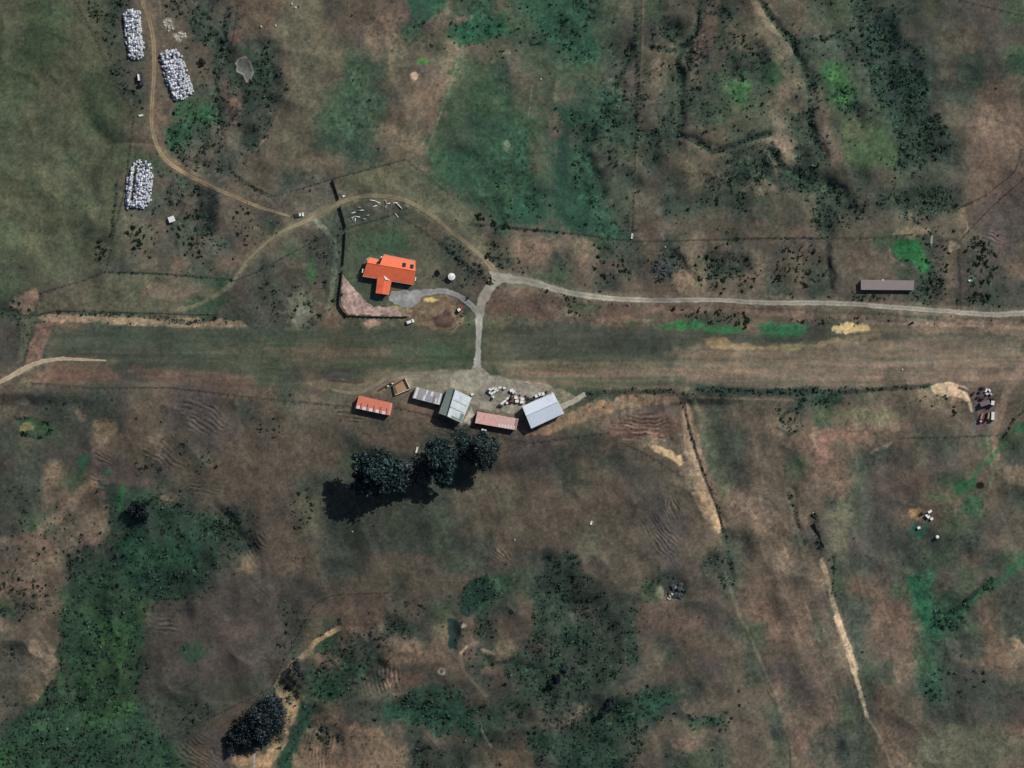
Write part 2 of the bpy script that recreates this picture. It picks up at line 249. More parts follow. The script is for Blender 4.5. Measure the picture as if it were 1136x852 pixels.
# --- south centre
line([(376,697),(365,703),(350,712),(344,718)], 4.4, (174,146,104), 1.2, .95, 1.2); line([(345,718),(335,730),(318,742),(308,757),(306,765)], 5.5, (140,120,94), 2.2, .9, 1.5)
poly([(304,762),(316,755),(330,768),(333,782),(326,802),(316,822),(300,850),(280,870),(262,870),(290,840),(312,812),(318,790)], (158,130,94), 2, .9, 2.5); ell(278,846,22,9,(150,122,90),3,.9)
line([(282,826),(281,856)], 3, (150,142,136), 1, .9)
poly([(346,672),(372,658),(440,656),(470,665),(470,690),(420,692),(390,700),(360,690)], (96,80,68), 5, .5, 5)
poly([(420,710),(440,702),(465,712),(505,730),(505,745),(470,740),(425,740)], (126,104,84), 4, .75, 4); ell(465,755,38,20,(84,78,66),8,.7); ell(455,752,18,8,(112,88,74),5,.6,-5,5)
poly([(418,735),(440,750),(440,765),(430,760),(420,745)], (140,112,94), 2.5, .7, 3); ell(490,744.5,4.2,4.5,(170,160,138),1,.9,0,.8); ell(490,744.5,2,2.2,(92,84,72),.8,.9,0,.4)
poly([(512,680),(510,662),(524,645),(540,640),(555,664),(535,672),(520,685)], (34,58,52), 2.5, .85, 3)
poly([(496,685),(512,690),(506,720),(498,718)], (30,54,50), 2, .85, 2)
line([(530,712),(516,718),(510,728),(514,742),(526,758),(540,772)], 4, (112,100,80), 2, .7); line([(518,717),(511,724)], 2.2, (166,150,124), 1, .8); ell(516,694,3,2,(160,148,130),1,.8)
ell(540,724,10,4,(142,124,98),2.5,.8,5,3); line([(530,722),(545,735),(565,735),(580,742)], 4, (34,56,48), 2, .7); ell(541,744,12,8,(116,90,78),4,.7,0,4); line([(532,800),(537,816),(545,828)], 2, (150,132,112), 1, .8)
poly([(425,772),(470,762),(505,764),(530,785),(528,815),(490,815),(455,800),(430,795)], (40,74,60), 6, .7, 7)
poly([(340,790),(380,798),(420,810),(440,830),(455,860),(310,860),(330,815)], (120,98,78), 4, .7, 5); line([(335,800),(370,802),(410,812),(440,835)], 4, (140,112,84), 3, .6)
poly([(308,850),(325,812),(335,780),(350,785),(345,800),(325,840),(318,870)], (36,72,56), 3, .8, 4)
ell(362,730,14,8,(122,96,80),5,.5,0,5); ell(360,760,26,18,(40,74,56),7,.5); ell(405,725,20,16,(48,62,52),6,.5); ell(410,690,16,6,(112,84,74),4,.5)
# --- south of the strip, big dark gully
poly([(606,615),(640,620),(655,645),(680,660),(700,690),(710,720),(700,760),(660,775),(640,800),(600,800),(570,760),(552,735),(590,710),(600,680),(590,655),(600,640)], (52,66,58), 6, .5, 9)
ell(650,680,20,12,(82,76,66),6,.6); ell(636,655,10,14,(74,70,62),5,.6); ell(590,718,16,7,(100,84,72),4,.6,0,4); ell(640,795,18,6,(122,102,78),4,.75,-35,4); ell(612,808,14,4,(112,96,76),3,.6,10,3); ell(585,845,30,16,(118,98,76),7,.7,0,7)
poly([(575,800),(600,815),(640,800),(690,770),(740,762),(745,790),(720,810),(695,852),(640,880),(620,880),(600,850)], (46,66,58), 5, .55, 7)
ell(728,776,22,9,(40,82,64),5,.6); ell(780,800,24,6,(50,82,64),4,.6); ell(762,826,16,8,(126,98,84),5,.6,-10,4); ell(745,688,40,12,(102,80,70),8,.5); ell(796,690,14,20,(72,68,62),8,.6)
ell(720,565,22,20,(72,66,62),9,.5,-30,6); ell(700,515,12,22,(76,74,68),8,.5,-30,5); ell(640,540,20,16,(82,80,64),9,.5); ell(800,500,16,36,(70,78,64),10,.5,-10,6); ell(830,570,26,8,(116,92,80),6,.5,10,5)
ell(751,655,11,10,(50,56,54),2.5,.9,0,3); ell(732,657,4.5,7,(150,138,112),1.5,.9,0,1.5); ell(722,658,14,12,(66,78,58),5,.6)
line([(803,590),(812,615),(814,635),(806,655)], 8, (70,80,66), 3, .7, 2); line([(806,640),(816,672),(830,700),(846,740),(862,775),(885,852)], 4, (112,102,82), 2.5, .55, 1.2); line([(812,676),(828,705),(842,735),(858,770)], 1.6, (60,60,50), 1.2, .6)
line([(852,640),(880,700),(900,760),(925,850)], 3, (112,92,78), 3, .3)
# scrub lines painted as rank growth
for pts, w in [([(760,50),(745,56),(722,52)],4),([(778,0),(775,30),(762,48),(752,66),(754,90),(756,125),(752,150),(770,155),(790,168),(805,165),(830,155),(852,148)],4.5),
               ([(697,55),(694,75),(686,88),(684,110),(664,135),(650,155),(648,172),(662,190),(670,215)],5),([(700,125),(704,160),(708,170)],7),([(718,150),(738,150),(752,150)],9),
               ([(843,0),(860,25),(880,48),(890,70),(898,95),(900,130),(902,150),(915,176)],5),([(855,168),(870,186),(885,196),(930,210)],7),([(625,155),(622,190),(640,235),(668,255)],12)]:
    line(pts, w, (46,58,52), 2.5, .7, 2)
poly([(650,165),(664,205),(672,250),(700,264),(640,262),(612,236),(622,160)], (34,72,56), 5, .6, 5); ell(585,235,20,18,(36,74,58),6,.65)
line([(712,0),(713,50),(712,100),(708,150),(703,210),(701,262)], 4, (112,96,78), 2, .65, 1)
# bright reedy hollow, right
poly([(988,276),(996,268),(1010,266),(1020,270),(1030,288),(1034,300),(1024,304),(1012,294),(998,288)], (48,118,62), 1.5, .95, 2); line([(986,272),(988,284),(1000,293),(1014,303)], 1.2, (132,110,90), 1, .7)
ell(1076,310,5,4,(96,116,92),2,.8); ell(1059,273,7,4,(138,122,100),2,.8); line([(1066,238),(1073,246),(1074,254),(1068,260)], 1.2, (160,132,100), .8, .8); ell(1068,240,6,12,(128,106,84),4,.5); ell(1012,258,22,4,(136,116,88),3,.7,-6,3)
line([(1034,262),(1033,272)], 1.2, (176,170,150), .6, .8)
line([(918,275),(920,295),(923,318)], 4, (44,52,50), 1.8, .85); line([(895,300),(898,318)], 3, (70,58,50), 1.5, .7); line([(870,300),(872,322)], 3, (78,64,54), 2, .6); line([(748,280),(758,295),(772,310)], 2.5, (72,56,46), 1.5, .7); ell(758,312,10,12,(132,108,88),4,.7,30,4)
ell(735,296,11,12,(62,66,66),2.5,.8); ell(590,280,20,16,(116,94,78),7,.6); ell(655,290,10,16,(116,98,82),5,.6,-20,4); ell(560,290,0.1+8,8,(92,88,70),4,.4); ell(965,290,26,12,(104,86,72),7,.5); ell(800,280,40,14,(96,84,70),8,.4)
poly([(600,-60),(1060,-60),(1075,120),(1070,235),(900,255),(700,250),(600,200)], (60,72,58), 30, .28, 12)
poly([(290,20),(470,40),(470,180),(300,205)], (88,90,68), 26, .25, 12)
line([(316,822),(300,846),(286,872)], 6, (150,126,94), 2, .85, 1.5)
line([(862,640),(885,690),(905,740),(925,800)], 14, (112,92,78), 9, .45, 5); line([(895,625),(915,690),(935,750)], 10, (104,88,74), 8, .4, 5); line([(815,560),(835,640),(870,720)], 16, (110,90,76), 10, .4, 6)
poly([(-60,-60),(78,-60),(90,30),(124,86),(144,125),(134,213),(116,299),(40,322),(-60,330)], (76,82,60), 6, .35, 2)
poly([(60,366),(540,364),(530,405),(280,410),(60,398)], (66,76,60), 5, .4, 3)
poly([(470,185),(500,110),(560,70),(610,130),(640,200),(690,262),(600,254),(550,245),(505,220)], (46,76,58), 16, .27, 14)
poly([(560,-20),(655,-20),(660,60),(640,100),(600,110),(566,60)], (40,76,58), 10, .35, 10)
poly([(640,90),(705,120),(700,262),(640,262),(610,170)], (44,72,58), 8, .35, 8)
poly([(110,640),(165,660),(155,720),(150,790),(110,800),(80,760),(85,690)], (62,88,54), 12, .38, 10)
for q in range(7): line([(800+q*11,470),(812+q*12,540),(836+q*13,620),(870+q*12,700),(900+q*10,780)], 1.5, (122,101,84) if q % 2 else (82,74,63), 1.6, .38, 1.2)
# fence rows: coarse grass under wires, with the fence's shadow put into the strip
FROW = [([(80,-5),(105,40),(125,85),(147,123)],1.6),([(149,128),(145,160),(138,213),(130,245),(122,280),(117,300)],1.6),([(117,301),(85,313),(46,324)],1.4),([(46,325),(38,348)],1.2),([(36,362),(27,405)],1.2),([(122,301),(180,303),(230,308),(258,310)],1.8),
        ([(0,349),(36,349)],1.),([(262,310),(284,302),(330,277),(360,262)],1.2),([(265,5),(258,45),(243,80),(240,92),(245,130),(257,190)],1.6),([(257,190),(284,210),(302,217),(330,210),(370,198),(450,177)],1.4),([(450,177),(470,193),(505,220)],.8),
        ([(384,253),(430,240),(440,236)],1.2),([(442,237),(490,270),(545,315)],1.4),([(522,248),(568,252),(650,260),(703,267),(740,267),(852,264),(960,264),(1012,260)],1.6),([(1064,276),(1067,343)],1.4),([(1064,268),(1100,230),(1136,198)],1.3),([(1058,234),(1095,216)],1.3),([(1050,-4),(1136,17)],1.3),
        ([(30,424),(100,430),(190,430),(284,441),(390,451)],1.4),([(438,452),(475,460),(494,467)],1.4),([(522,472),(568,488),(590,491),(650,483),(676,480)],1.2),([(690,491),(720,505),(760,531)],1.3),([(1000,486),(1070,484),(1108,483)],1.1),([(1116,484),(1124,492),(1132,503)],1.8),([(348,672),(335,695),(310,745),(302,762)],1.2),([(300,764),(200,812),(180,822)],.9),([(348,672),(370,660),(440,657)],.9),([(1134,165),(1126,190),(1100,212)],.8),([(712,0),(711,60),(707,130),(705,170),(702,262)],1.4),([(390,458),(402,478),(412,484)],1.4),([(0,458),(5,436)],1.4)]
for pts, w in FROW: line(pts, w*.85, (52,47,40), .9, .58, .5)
line([(510,60),(495,110),(480,150),(467,184)], 1.6, (98,114,84), 1, .6, .5)
line([(592,88),(586,130)], 1, (120,112,92), .8, .5)

def seg_dist(x, y, pts, closed=False):
    n = len(pts); best = np.full(x.shape, 1e9)
    for i in range(n if closed else n-1):
        ax, ay = pts[i]; bx, by = pts[(i+1) % n]
        dx, dy = bx-ax, by-ay; L = dx*dx+dy*dy+1e-9
        t = np.clip(((x-ax)*dx+(y-ay)*dy)/L, 0, 1)
        best = np.minimum(best, (x-ax-t*dx)**2+(y-ay-t*dy)**2)
    return np.sqrt(best)
def inside(x, y, pts):
    r = np.zeros(x.shape, bool); n = len(pts)
    for i in range(n):
        ax, ay = pts[i]; bx, by = pts[(i+1) % n]
        if ay == by: continue
        c = ((ay > y) != (by > y)) & (x < (bx-ax)*(y-ay)/(by-ay)+ax); r ^= c
    return r

# terracettes (sheep tracks on slopes): cx, cy, rx, ry, rot, wavelength
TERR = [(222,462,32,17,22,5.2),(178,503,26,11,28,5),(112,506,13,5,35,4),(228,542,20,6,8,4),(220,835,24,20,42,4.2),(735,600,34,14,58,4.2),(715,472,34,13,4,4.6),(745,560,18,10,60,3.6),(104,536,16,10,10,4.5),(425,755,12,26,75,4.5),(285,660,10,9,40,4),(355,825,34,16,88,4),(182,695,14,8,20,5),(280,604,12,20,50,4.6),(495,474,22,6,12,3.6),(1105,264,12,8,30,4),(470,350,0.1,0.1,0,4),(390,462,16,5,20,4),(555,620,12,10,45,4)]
def colour(x, y, full=True):
    wx = x+17*fbm(x, y, 50, 1, 5, .6)+2.5*vn(x, y, 5, 5); wy = y+17*fbm(x, y, 50, 2, 5, .6)+2.5*vn(x, y, 5, 6)
    c = lookup(CG, wx, wy); hf = lookup(HG, wx, wy)
    m = c.mean(0)
    c = np.array([84, 79, 65])+.72*(c-np.array([84, 79, 65]))
    if full:
        for f in P:
            pts = f[1]; col = np.array(f[2], float); col[1] -= max(0, col[1]-col[0]-34)*.30; soft, a, rough = f[3], f[4], f[5]
            w = f[6]/2 if f[0] == 'l' else 0
            pad = soft+rough+w+2
            xs = [p[0] for p in pts]; ys = [p[1] for p in pts]
            sel = np.nonzero((x > min(xs)-pad) & (x < max(xs)+pad) & (y > min(ys)-pad) & (y < max(ys)+pad))[0]
            if not len(sel): continue
            X = x[sel]; Y = y[sel]
            n = rough*(1.1*NZ[0][sel]+.65*NZ[1][sel]+.4*NZ[2][sel]) if NZ is not None else 0
            if f[0] == 'p':
                d = seg_dist(X, Y, pts, True); d = np.where(inside(X, Y, pts), d, -d)+n
                m = sstep(-soft*.7, soft*.7, d)
            else:
                d = w-seg_dist(X, Y, pts)+n*.7; m = sstep(-soft*.6, soft*.6, d)
            m = (m*a*(1+.25*(NZ[1][sel] if NZ is not None else 0))).clip(0, 1)[:, None]
            c[sel] = c[sel]*(1-m)+col*m
    return c, hf
NZ = None
stacks = [([(135.5,14),(144,10),(156,13),(158,32),(160.5,62),(154,66),(142,66),(140,45),(138,26)], 'white wrapped bale in the stack left of the track, by the frame top', 'bales in the northern stack', 85, (138,40)),
          ([(176,60),(184,55),(199,55),(204,68),(211,88),(214.5,103),(207,108),(198,113),(191,108),(183,86)], 'white wrapped bale in the large slanting stack right of the clay track', 'bales in the slanting stack', 95, (184,84)),
          ([(154,176),(158,178),(167,181),(170,196),(168,222),(160,231),(140,231),(139,220),(141,200),(146,184)], 'white wrapped bale in the southern stack beside the pasture fence', 'bales in the stack by the pasture fence', 80, (148,205))]
def scrub_density(px, py):
    dn = lookup(DG, px+8*fbm(px, py, 40, 1, 2), py+8*fbm(px, py, 40, 2, 2))
    rid = 1-2.2*np.abs(fbm(px, py, 30, 23, 3)); clump = .36+.95*fbm(px, py, 17, 20, 3)+.75*vn(px, py, 6, 19)+.45*rid
    dens = dn*np.clip(clump, 0.03, 1.4); wob = fbm(px, py, 18, 29, 3)
    def rect(x0, y0, x1, y1, k=0.0):
        nonlocal dens
        dens = np.where((px > x0) & (px < x1) & (py > y0) & (py < y1), dens*k, dens)
    rect(40, 360, 1200, 433, .0); rect(800, 452, 1200, 640, .03); rect(850, 640, 1200, 900, .06); rect(-40, -40, 78, 320, 0); rect(78, 130, 140, 320, .0); rect(165, 665, 300, 780, .04); rect(330, 436, 606, 640, .05)
    rect(570, 440, 800, 615, .03); rect(300, 30, 480, 210, .12); rect(384, 215, 480, 420, .0); rect(40, 300, 260, 345, .05); rect(480, 60, 575, 200, .12); rect(400, 400, 660, 500, 0); rect(0, 430, 340, 540, .15); rect(720, 640, 852, 790, .12); rect(284, 640, 480, 665, .05); rect(1030, 0, 1136, 220, .05); rect(600, 100, 606, 100, 1); rect(120, 0, 220, 235, .55)
    def boost(poly_, k, clumpy=True):
        nonlocal dens
        xs_ = [q[0] for q in poly_]; ys_ = [q[1] for q in poly_]
        se = np.nonzero((px > min(xs_)-14) & (px < max(xs_)+14) & (py > min(ys_)-14) & (py < max(ys_)+14))[0]
        if not len(se): return
        d = seg_dist(px[se], py[se], poly_, True); d = np.where(inside(px[se], py[se], poly_), d, -d)+7*wob[se]
        m = sstep(-4, 4, d); dens[se] = np.maximum(dens[se], m*k*np.clip(clump[se]+.2, .03, 1.3))
    boost([(960,20),(995,16),(1003,55),(1030,60),(1033,110),(1062,160),(1050,178),(1000,170),(985,130),(970,100),(948,60)], .9)
    boost([(925,90),(950,95),(958,118),(935,128),(926,112)], .8); boost([(854,160),(880,186),(925,195),(930,215),(865,213),(848,190)], .95)
    boost([(905,215),(965,215),(965,240),(940,250),(915,242)], .8); boost([(990,210),(1058,205),(1055,235),(1020,252),(1000,240)], .8); boost([(1020,295),(1045,300),(1040,325),(1022,318)], .7)
    boost([(606,615),(640,620),(655,645),(692,668),(706,700),(708,735),(690,745),(660,765),(640,795),(600,800),(572,765),(556,738),(592,700),(592,655)], .75)
    boost([(575,805),(600,815),(640,800),(690,770),(740,762),(745,790),(720,805),(700,852),(640,890),(620,860),(596,840)], .8); boost([(762,795),(806,790),(804,806),(766,808)], .6)
    boost([(372,700),(420,695),(440,715),(420,745),(395,765),(345,775),(340,745),(365,725)], .55); boost([(430,770),(505,764),(530,785),(528,815),(490,815),(455,800)], .7)
    boost([(75,610),(130,590),(180,545),(245,590),(240,625),(200,660),(150,668),(160,735),(145,785),(205,852),(30,852),(-20,852),(62,752),(70,680)], .62)
    boost([(512,680),(510,662),(524,645),(540,640),(555,664),(535,672)], .8); boost([(880,430),(940,430),(935,440),(915,450),(890,446)], .8); boost([(325,812),(335,780),(350,785),(318,860),(306,860)], .9)
    boost([(175,-10),(232,-10),(236,60),(225,50),(205,20),(185,15)], .8); boost([(195,110),(225,120),(245,160),(250,195),(200,180),(186,150)], .7); boost([(258,92),(284,72),(305,100),(300,130),(272,180),(258,160)], .7)
    boost([(200,190),(222,205),(230,228),(190,235),(182,210)], .8); boost([(95,0),(110,0),(145,90),(160,120),(150,122),(118,70)], .6)
    boost([(335,-10),(350,-10),(352,15),(338,18)], 0.01); boost([(285,60),(310,75),(320,110),(300,140),(284,150)], .5)
    boost([(862,450),(888,448),(892,478),(872,486),(860,475)], .4); boost([(800,590),(815,620),(815,650),(800,655),(798,610)], .7); boost([(1038,700),(1036,685),(1050,672),(1066,672),(1090,652),(1096,656),(1078,682),(1050,702)], .9); boost([(1040,672),(1062,668),(1090,648),(1100,642),(1104,650),(1080,672),(1064,690),(1046,704),(1034,696)], 1.1, False); boost([(1024,755),(1046,740),(1048,760),(1030,778)], .5)
    for pts, w in [([(760,50),(745,56),(722,52)],2.5),([(778,0),(775,30),(762,48),(752,66),(754,90),(756,125),(752,150),(770,155),(790,168),(805,165),(830,155),(852,148)],3),([(697,55),(694,75),(686,88),(684,110),(664,135),(650,155),(648,172),(662,190),(670,215)],3),
                   ([(650,436),(690,434),(745,434)],2),([(775,431),(852,434),(930,435),(985,431),(1030,428)],2.4),([(843,0),(860,25),(880,48),(890,70),(898,95),(900,130),(902,150),(915,176)],3.5),([(62,346),(110,348),(160,350),(210,358),(240,352)],2.4),([(880,47),(930,40),(950,50)],3),
                   ([(1115,484),(1122,470),(1136,455)],1.8),([(757,445),(764,470),(772,500),(782,530),(796,560),(803,590)],1.6),([(875,545),(882,565),(888,595)],2),([(905,570),(907,595),(912,610)],2),([(870,470),(866,465),(872,458),(886,454)],2),([(20,466),(36,463),(54,470),(56,480),(40,486),(18,480)],2),([(705,10),(707,80),(706,170)],2),([(255,10),(240,80),(245,160)],3),
                   ([(120,302),(200,305),(258,310)],1.2),([(130,200),(124,260)],1.2),([(520,250),(600,256),(703,267)],.9),([(850,264),(920,264)],.8),([(295,215),(284,210),(262,195)],1.4),([(490,270),(520,300),(545,312)],3),([(925,615),(924,655),(930,672)],1.5)]:
        xs_ = [q[0] for q in pts]; ys_ = [q[1] for q in pts]; se = np.nonzero((px > min(xs_)-9) & (px < max(xs_)+9) & (py > min(ys_)-9) & (py < max(ys_)+9))[0]
        if len(se):
            d = seg_dist(px[se], py[se], pts)-1.2*wob[se]; dens[se] = np.maximum(dens[se], (1-sstep(w*.7, w*1.6, d))*np.clip(.5+.6*clump[se], .15, 1.1))

    for (cx, cy, rx, ry, k) in ((111,277,8,14,.3),(150,262,16,16,.35),(213,250,22,34,.4),(272,248,14,26,.18),(548,279,16,14,.2),(676,290,24,20,.25),(735,297,14,15,.6),(805,300,38,28,.28),(890,292,36,28,.32),(1088,293,20,30,.5),(1085,330,16,8,.5),(335,562,14,24,.25),(300,472,16,14,.14),(335,345,22,24,.35),(515,295,24,20,.3),(975,331,34,5,.4),(1035,325,24,10,.4),(650,340,30,7,.25),(790,350,40,8,.4),(1030,445,50,10,.08),(155,262,26,30,.15),(268,160,16,60,.1),(728,655,12,12,.5),(560,300,30,16,.1),(80,455,80,20,.05),(190,520,50,40,.14),(20,660,40,30,.3),(60,600,60,40,.14),(930,355,60,6,.25),(1120,318,20,26,.12),(700,135,60,60,.18),(800,90,60,70,.25),(880,70,40,50,.12),(560,40,40,26,.16),(230,80,30,60,.14),(212,180,40,30,.3),(212,724,12,12,.25),(790,800,30,10,.4),(1070,760,50,20,.12)):
        el = [(cx+rx*math.cos(q), cy+ry*math.sin(q)) for q in np.linspace(0, 6.283, 13)[:-1]]; boost(el, k)
    # keep roads, buildings, stacks clear
    for pts, w in [([(553,308),(620,322),(680,331),(800,333),(940,337),(1060,346),(1136,348)],5),([(552,304),(520,272),(480,240),(440,219),(395,218),(335,247),(272,291)],4),([(155,-40),(165,20),(171,60),(168,135),(182,175),(230,205),(322,240)],5),([(376,697),(345,718)],3)]:
        se = np.nonzero((px > min(q[0] for q in pts)-9) & (px < max(q[0] for q in pts)+9) & (py > min(q[1] for q in pts)-9) & (py < max(q[1] for q in pts)+9))[0]
        if len(se): dens[se] = np.where(seg_dist(px[se], py[se], pts) < w, 0, dens[se])
    for (pl, *_q) in stacks: dens = np.where(inside(px, py, pl) | (seg_dist(px, py, pl, True) < 2), 0, dens)
    for (x0, y0, x1, y1) in ((950,305,1018,325),(150,78,165,98),(160,0,174,130),(390,275,470,345)): rect(x0, y0, x1, y1, 0)
    dens = np.where(inside(px, py, [(262,64),(272,62),(281,70),(281,88),(272,90),(262,80)]), 0, dens)

    return np.clip(dens, 0, 1.2), clump

# ------------------------------------------------------------------ ground grid
def axis(lo, hi):
    inner = np.arange(lo, hi+.5, 1.0); out = []; s = 1.5; p = 0
    while p < 14000: p += s; out.append(p); s *= 1.22
    out = np.array(out); return np.concatenate([(lo-out)[::-1], inner, hi+out])
XA = axis(-40, 1176); YA = axis(-40, 892)
NX, NY = len(XA), len(YA)
XX, YY = np.meshgrid(XA, YA); xf = XX.ravel(); yf = YY.ravel()
inn = (xf > -41) & (xf < 1177) & (yf > -41) & (yf < 893)
# heights, metres
GULLY = [([(760,50),(745,56),(722,52)],4,1.2),([(778,0),(775,30),(762,48),(752,66),(754,90),(756,125),(752,150),(770,155),(790,168),(805,165),(830,155),(852,148)],5,2.2),
         ([(697,55),(694,75),(686,88),(684,110),(664,135),(650,155),(648,172),(662,190),(670,215)],6,2),([(843,0),(860,25),(880,48),(890,70),(898,95),(900,130),(902,150),(915,176)],6,2.4),([(855,168),(870,186),(885,196),(930,210)],6,2),
         ([(980,30),(985,80),(1005,130),(1030,170)],14,2.6),([(925,90),(945,120),(965,160)],9,1.4),([(918,275),(920,295),(923,318)],4,1.6),([(748,280),(758,295),(772,310)],4,1.2),([(62,720),(72,740),(82,775),(100,800)],8,1.8),
         ([(170,600),(150,650),(120,700),(110,780)],16,1.6),([(530,722),(545,735),(565,735),(590,745)],5,1.8),([(620,640),(640,690),(630,740),(600,780)],14,2.2),([(690,780),(650,800),(620,840)],10,2),([(418,735),(436,750),(436,766)],6,1.8),
         ([(400,700),(380,740),(350,780),(328,830)],10,1.8),([(765,450),(772,500),(790,550),(803,590),(810,640)],5,1.8),([(700,470),(730,478),(745,492)],7,1.4),([(240,560),(262,585),(285,620),(290,640)],6,1.6),([(195,560),(170,590),(120,610)],9,1.4),
         ([(880,545),(888,600)],4,1.4),([(870,470),(866,465),(872,458),(886,454)],4,1.2),([(502,685),(505,720)],5,1.8),([(1058,232),(1075,225),(1095,216)],3,.8),([(262,92),(272,120),(268,175)],9,1.4)]
def height_raw(x, y):
    h = 6*fbm(x, y, 260, 11, 3)+4.6*fbm(x, y, 95, 15, 4, .45)-1.6*np.abs(fbm(x, y, 60, 17, 3))*2
    den = lookup(DG, np.clip(x, 0, 1136), np.clip(y, 0, 852))
    h = h-2.6*den
    e = 1.0
    fl = sstep(345, 362, y)*(1-sstep(434, 452, y))                                    # strip
    fl = np.maximum(fl, 1-sstep(60, 100, np.hypot((x-435), (y-305)*1.2)))
    fl = np.maximum(fl, 1-sstep(150, 200, np.hypot((x-515), (y-440)*2.2)))
    fl = np.maximum(fl, 1-sstep(38, 60, np.hypot((x-984), (y-318)*2)))
    fl = np.maximum(fl, 1-sstep(60, 85, np.hypot((x-165), (y-75)*.8)))
    fl = np.maximum(fl, 1-sstep(40, 55, np.hypot((x-153), (y-203))))
    for pts, w_, dep in GULLY:
        se = np.nonzero((x > min(p[0] for p in pts)-22) & (x < max(p[0] for p in pts)+22) & (y > min(p[1] for p in pts)-22) & (y < max(p[1] for p in pts)+22))[0]
        if len(se):
            d = seg_dist(x[se]+3*vn(x[se], y[se], 13, 6), y[se]+3*vn(x[se], y[se], 13, 7), pts); h[se] -= .75*dep*np.exp(-(d/w_)**2)
    bump = 2.2*np.exp(-(((x-491)/15)**2+((y-354)/10)**2))
    return h*(1-fl)+bump
TH = {}
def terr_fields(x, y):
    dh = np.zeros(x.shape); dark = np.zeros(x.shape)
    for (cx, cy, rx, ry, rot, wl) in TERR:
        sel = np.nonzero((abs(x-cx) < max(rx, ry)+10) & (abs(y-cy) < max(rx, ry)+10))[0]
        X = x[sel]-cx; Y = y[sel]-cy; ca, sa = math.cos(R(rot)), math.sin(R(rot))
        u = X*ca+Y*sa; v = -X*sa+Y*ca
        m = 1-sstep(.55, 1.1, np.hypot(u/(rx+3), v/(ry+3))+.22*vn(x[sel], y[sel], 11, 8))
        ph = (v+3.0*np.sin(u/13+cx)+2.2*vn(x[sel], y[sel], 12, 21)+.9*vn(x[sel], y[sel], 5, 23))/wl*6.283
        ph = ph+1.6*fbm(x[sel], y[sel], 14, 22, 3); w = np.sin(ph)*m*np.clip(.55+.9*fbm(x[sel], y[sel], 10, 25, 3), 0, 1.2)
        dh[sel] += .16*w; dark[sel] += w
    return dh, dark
hz = height_raw(np.where(inn, xf, mirror(xf, 1136)), np.where(inn, yf, mirror(yf, 852)))
far = np.hypot(xf-568, yf-426)
hz += sstep(900, 6000, far)*(18*fbm(xf, yf, 1500, 31, 3))
xi = xf[inn]; yi = yf[inn]
NZ = [fbm(xi, yi, 16, 3, 2), vn(xi, yi, 5, 7), vn(xi*.9+yi*.3, yi*.9-xi*.3, 2.3, 9)]
ci, hfi = colour(xi, yi, True)
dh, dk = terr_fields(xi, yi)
strip = sstep(360, 368, yi)*(1-sstep(428, 436, yi))*sstep(40, 80, xi)
# mottling: patchy light/dark, warm/green drift, streaks along the mown strip
n1 = fbm(xi, yi, 34, 12, 4); n2 = fbm(xi, yi, 13, 13, 4, .6); n3 = vn(xi, yi, 3.1, 14)*.6+vn(xi*.8+yi*.6, yi*.8-xi*.6, 1.7, 16)*.6
n4 = fbm(xi, yi, 50, 18, 4, .6); n5 = fbm(xi, yi, 7, 27, 3, .65)
g1 = vn(xi*.7+yi*.7, yi*.7-xi*.7, 1.15, 32); rg = 1-2*np.abs(fbm(xi, yi, 22, 10, 4, .6)); mid = fbm(xi, yi, 9, 34, 3, .7)
lum = 1+.13*n1+.105*n2*(1-.5*strip)+.20*n3*(.4+.65*hfi)*(1-.4*strip)+.15*n5*hfi+.085*g1+.10*(rg-.3)*np.minimum(hfi, 1)*(1-strip)+.16*mid*np.clip(hfi-.5, 0, .8)
st = vn(xi, yi*9, 60, 22)*.5+vn(xi, yi*11, 24, 24)*.4+vn(xi+20, yi*6, 110, 26)*.4
lum += strip*.15*st
# grazing streaks outside: faint directional lines
d1 = vn((xi*.35+yi*.94)*1., (xi*.94-yi*.35)*8, 26, 28); lum += .05*d1*(1-strip)*sstep(430, 470, yi)
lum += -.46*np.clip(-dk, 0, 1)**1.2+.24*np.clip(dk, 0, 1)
# soft broad tone drift from low frequency noise
lum *= (.965+.09*fbm(xi, yi, 120, 33, 3))
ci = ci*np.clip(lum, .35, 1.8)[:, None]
warm = (.045*n4+.04*n5*np.minimum(hfi, 1)+.03*n2)[:, None]*np.array([[1.0, -.25, -.6]]); ci = ci*(1+warm)
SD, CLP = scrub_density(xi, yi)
rank_shade = (np.clip(SD, 0, .9)*(.75+.5*vn(xi, yi, 2.4, 37)+.3*vn(xi, yi, 1.4, 38)))[:, None].clip(0, .9)  # tall growth, with shade among the bushes put into the ground colour
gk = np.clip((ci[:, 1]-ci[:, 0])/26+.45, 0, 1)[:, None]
ci = ci*(1-.75*rank_shade)+.75*rank_shade*(np.array([[44, 50, 46]])*(1-gk)+np.array([[34, 62, 46]])*gk)
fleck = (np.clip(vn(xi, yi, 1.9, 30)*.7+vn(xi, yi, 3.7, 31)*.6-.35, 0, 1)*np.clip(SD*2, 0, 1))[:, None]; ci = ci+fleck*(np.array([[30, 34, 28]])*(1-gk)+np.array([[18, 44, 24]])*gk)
speck = np.clip(vn(xi, yi, 1.6, 39)*.6+vn(xi, yi, 4.2, 4)*.6-.5, 0, 1)*np.clip(hfi, 0, 1)*(1-strip); ci = ci*(1-.9*speck)[:, None]
tus = np.clip(vn(xi, yi, 2.6, 35)+.5*vn(xi, yi, 6, 36)-.25, 0, 1)*np.clip(hfi-.6, 0, 1)       # pale tussock tops in the wet scrub
ci += tus[:, None]*np.array([[14, 26, 14]])
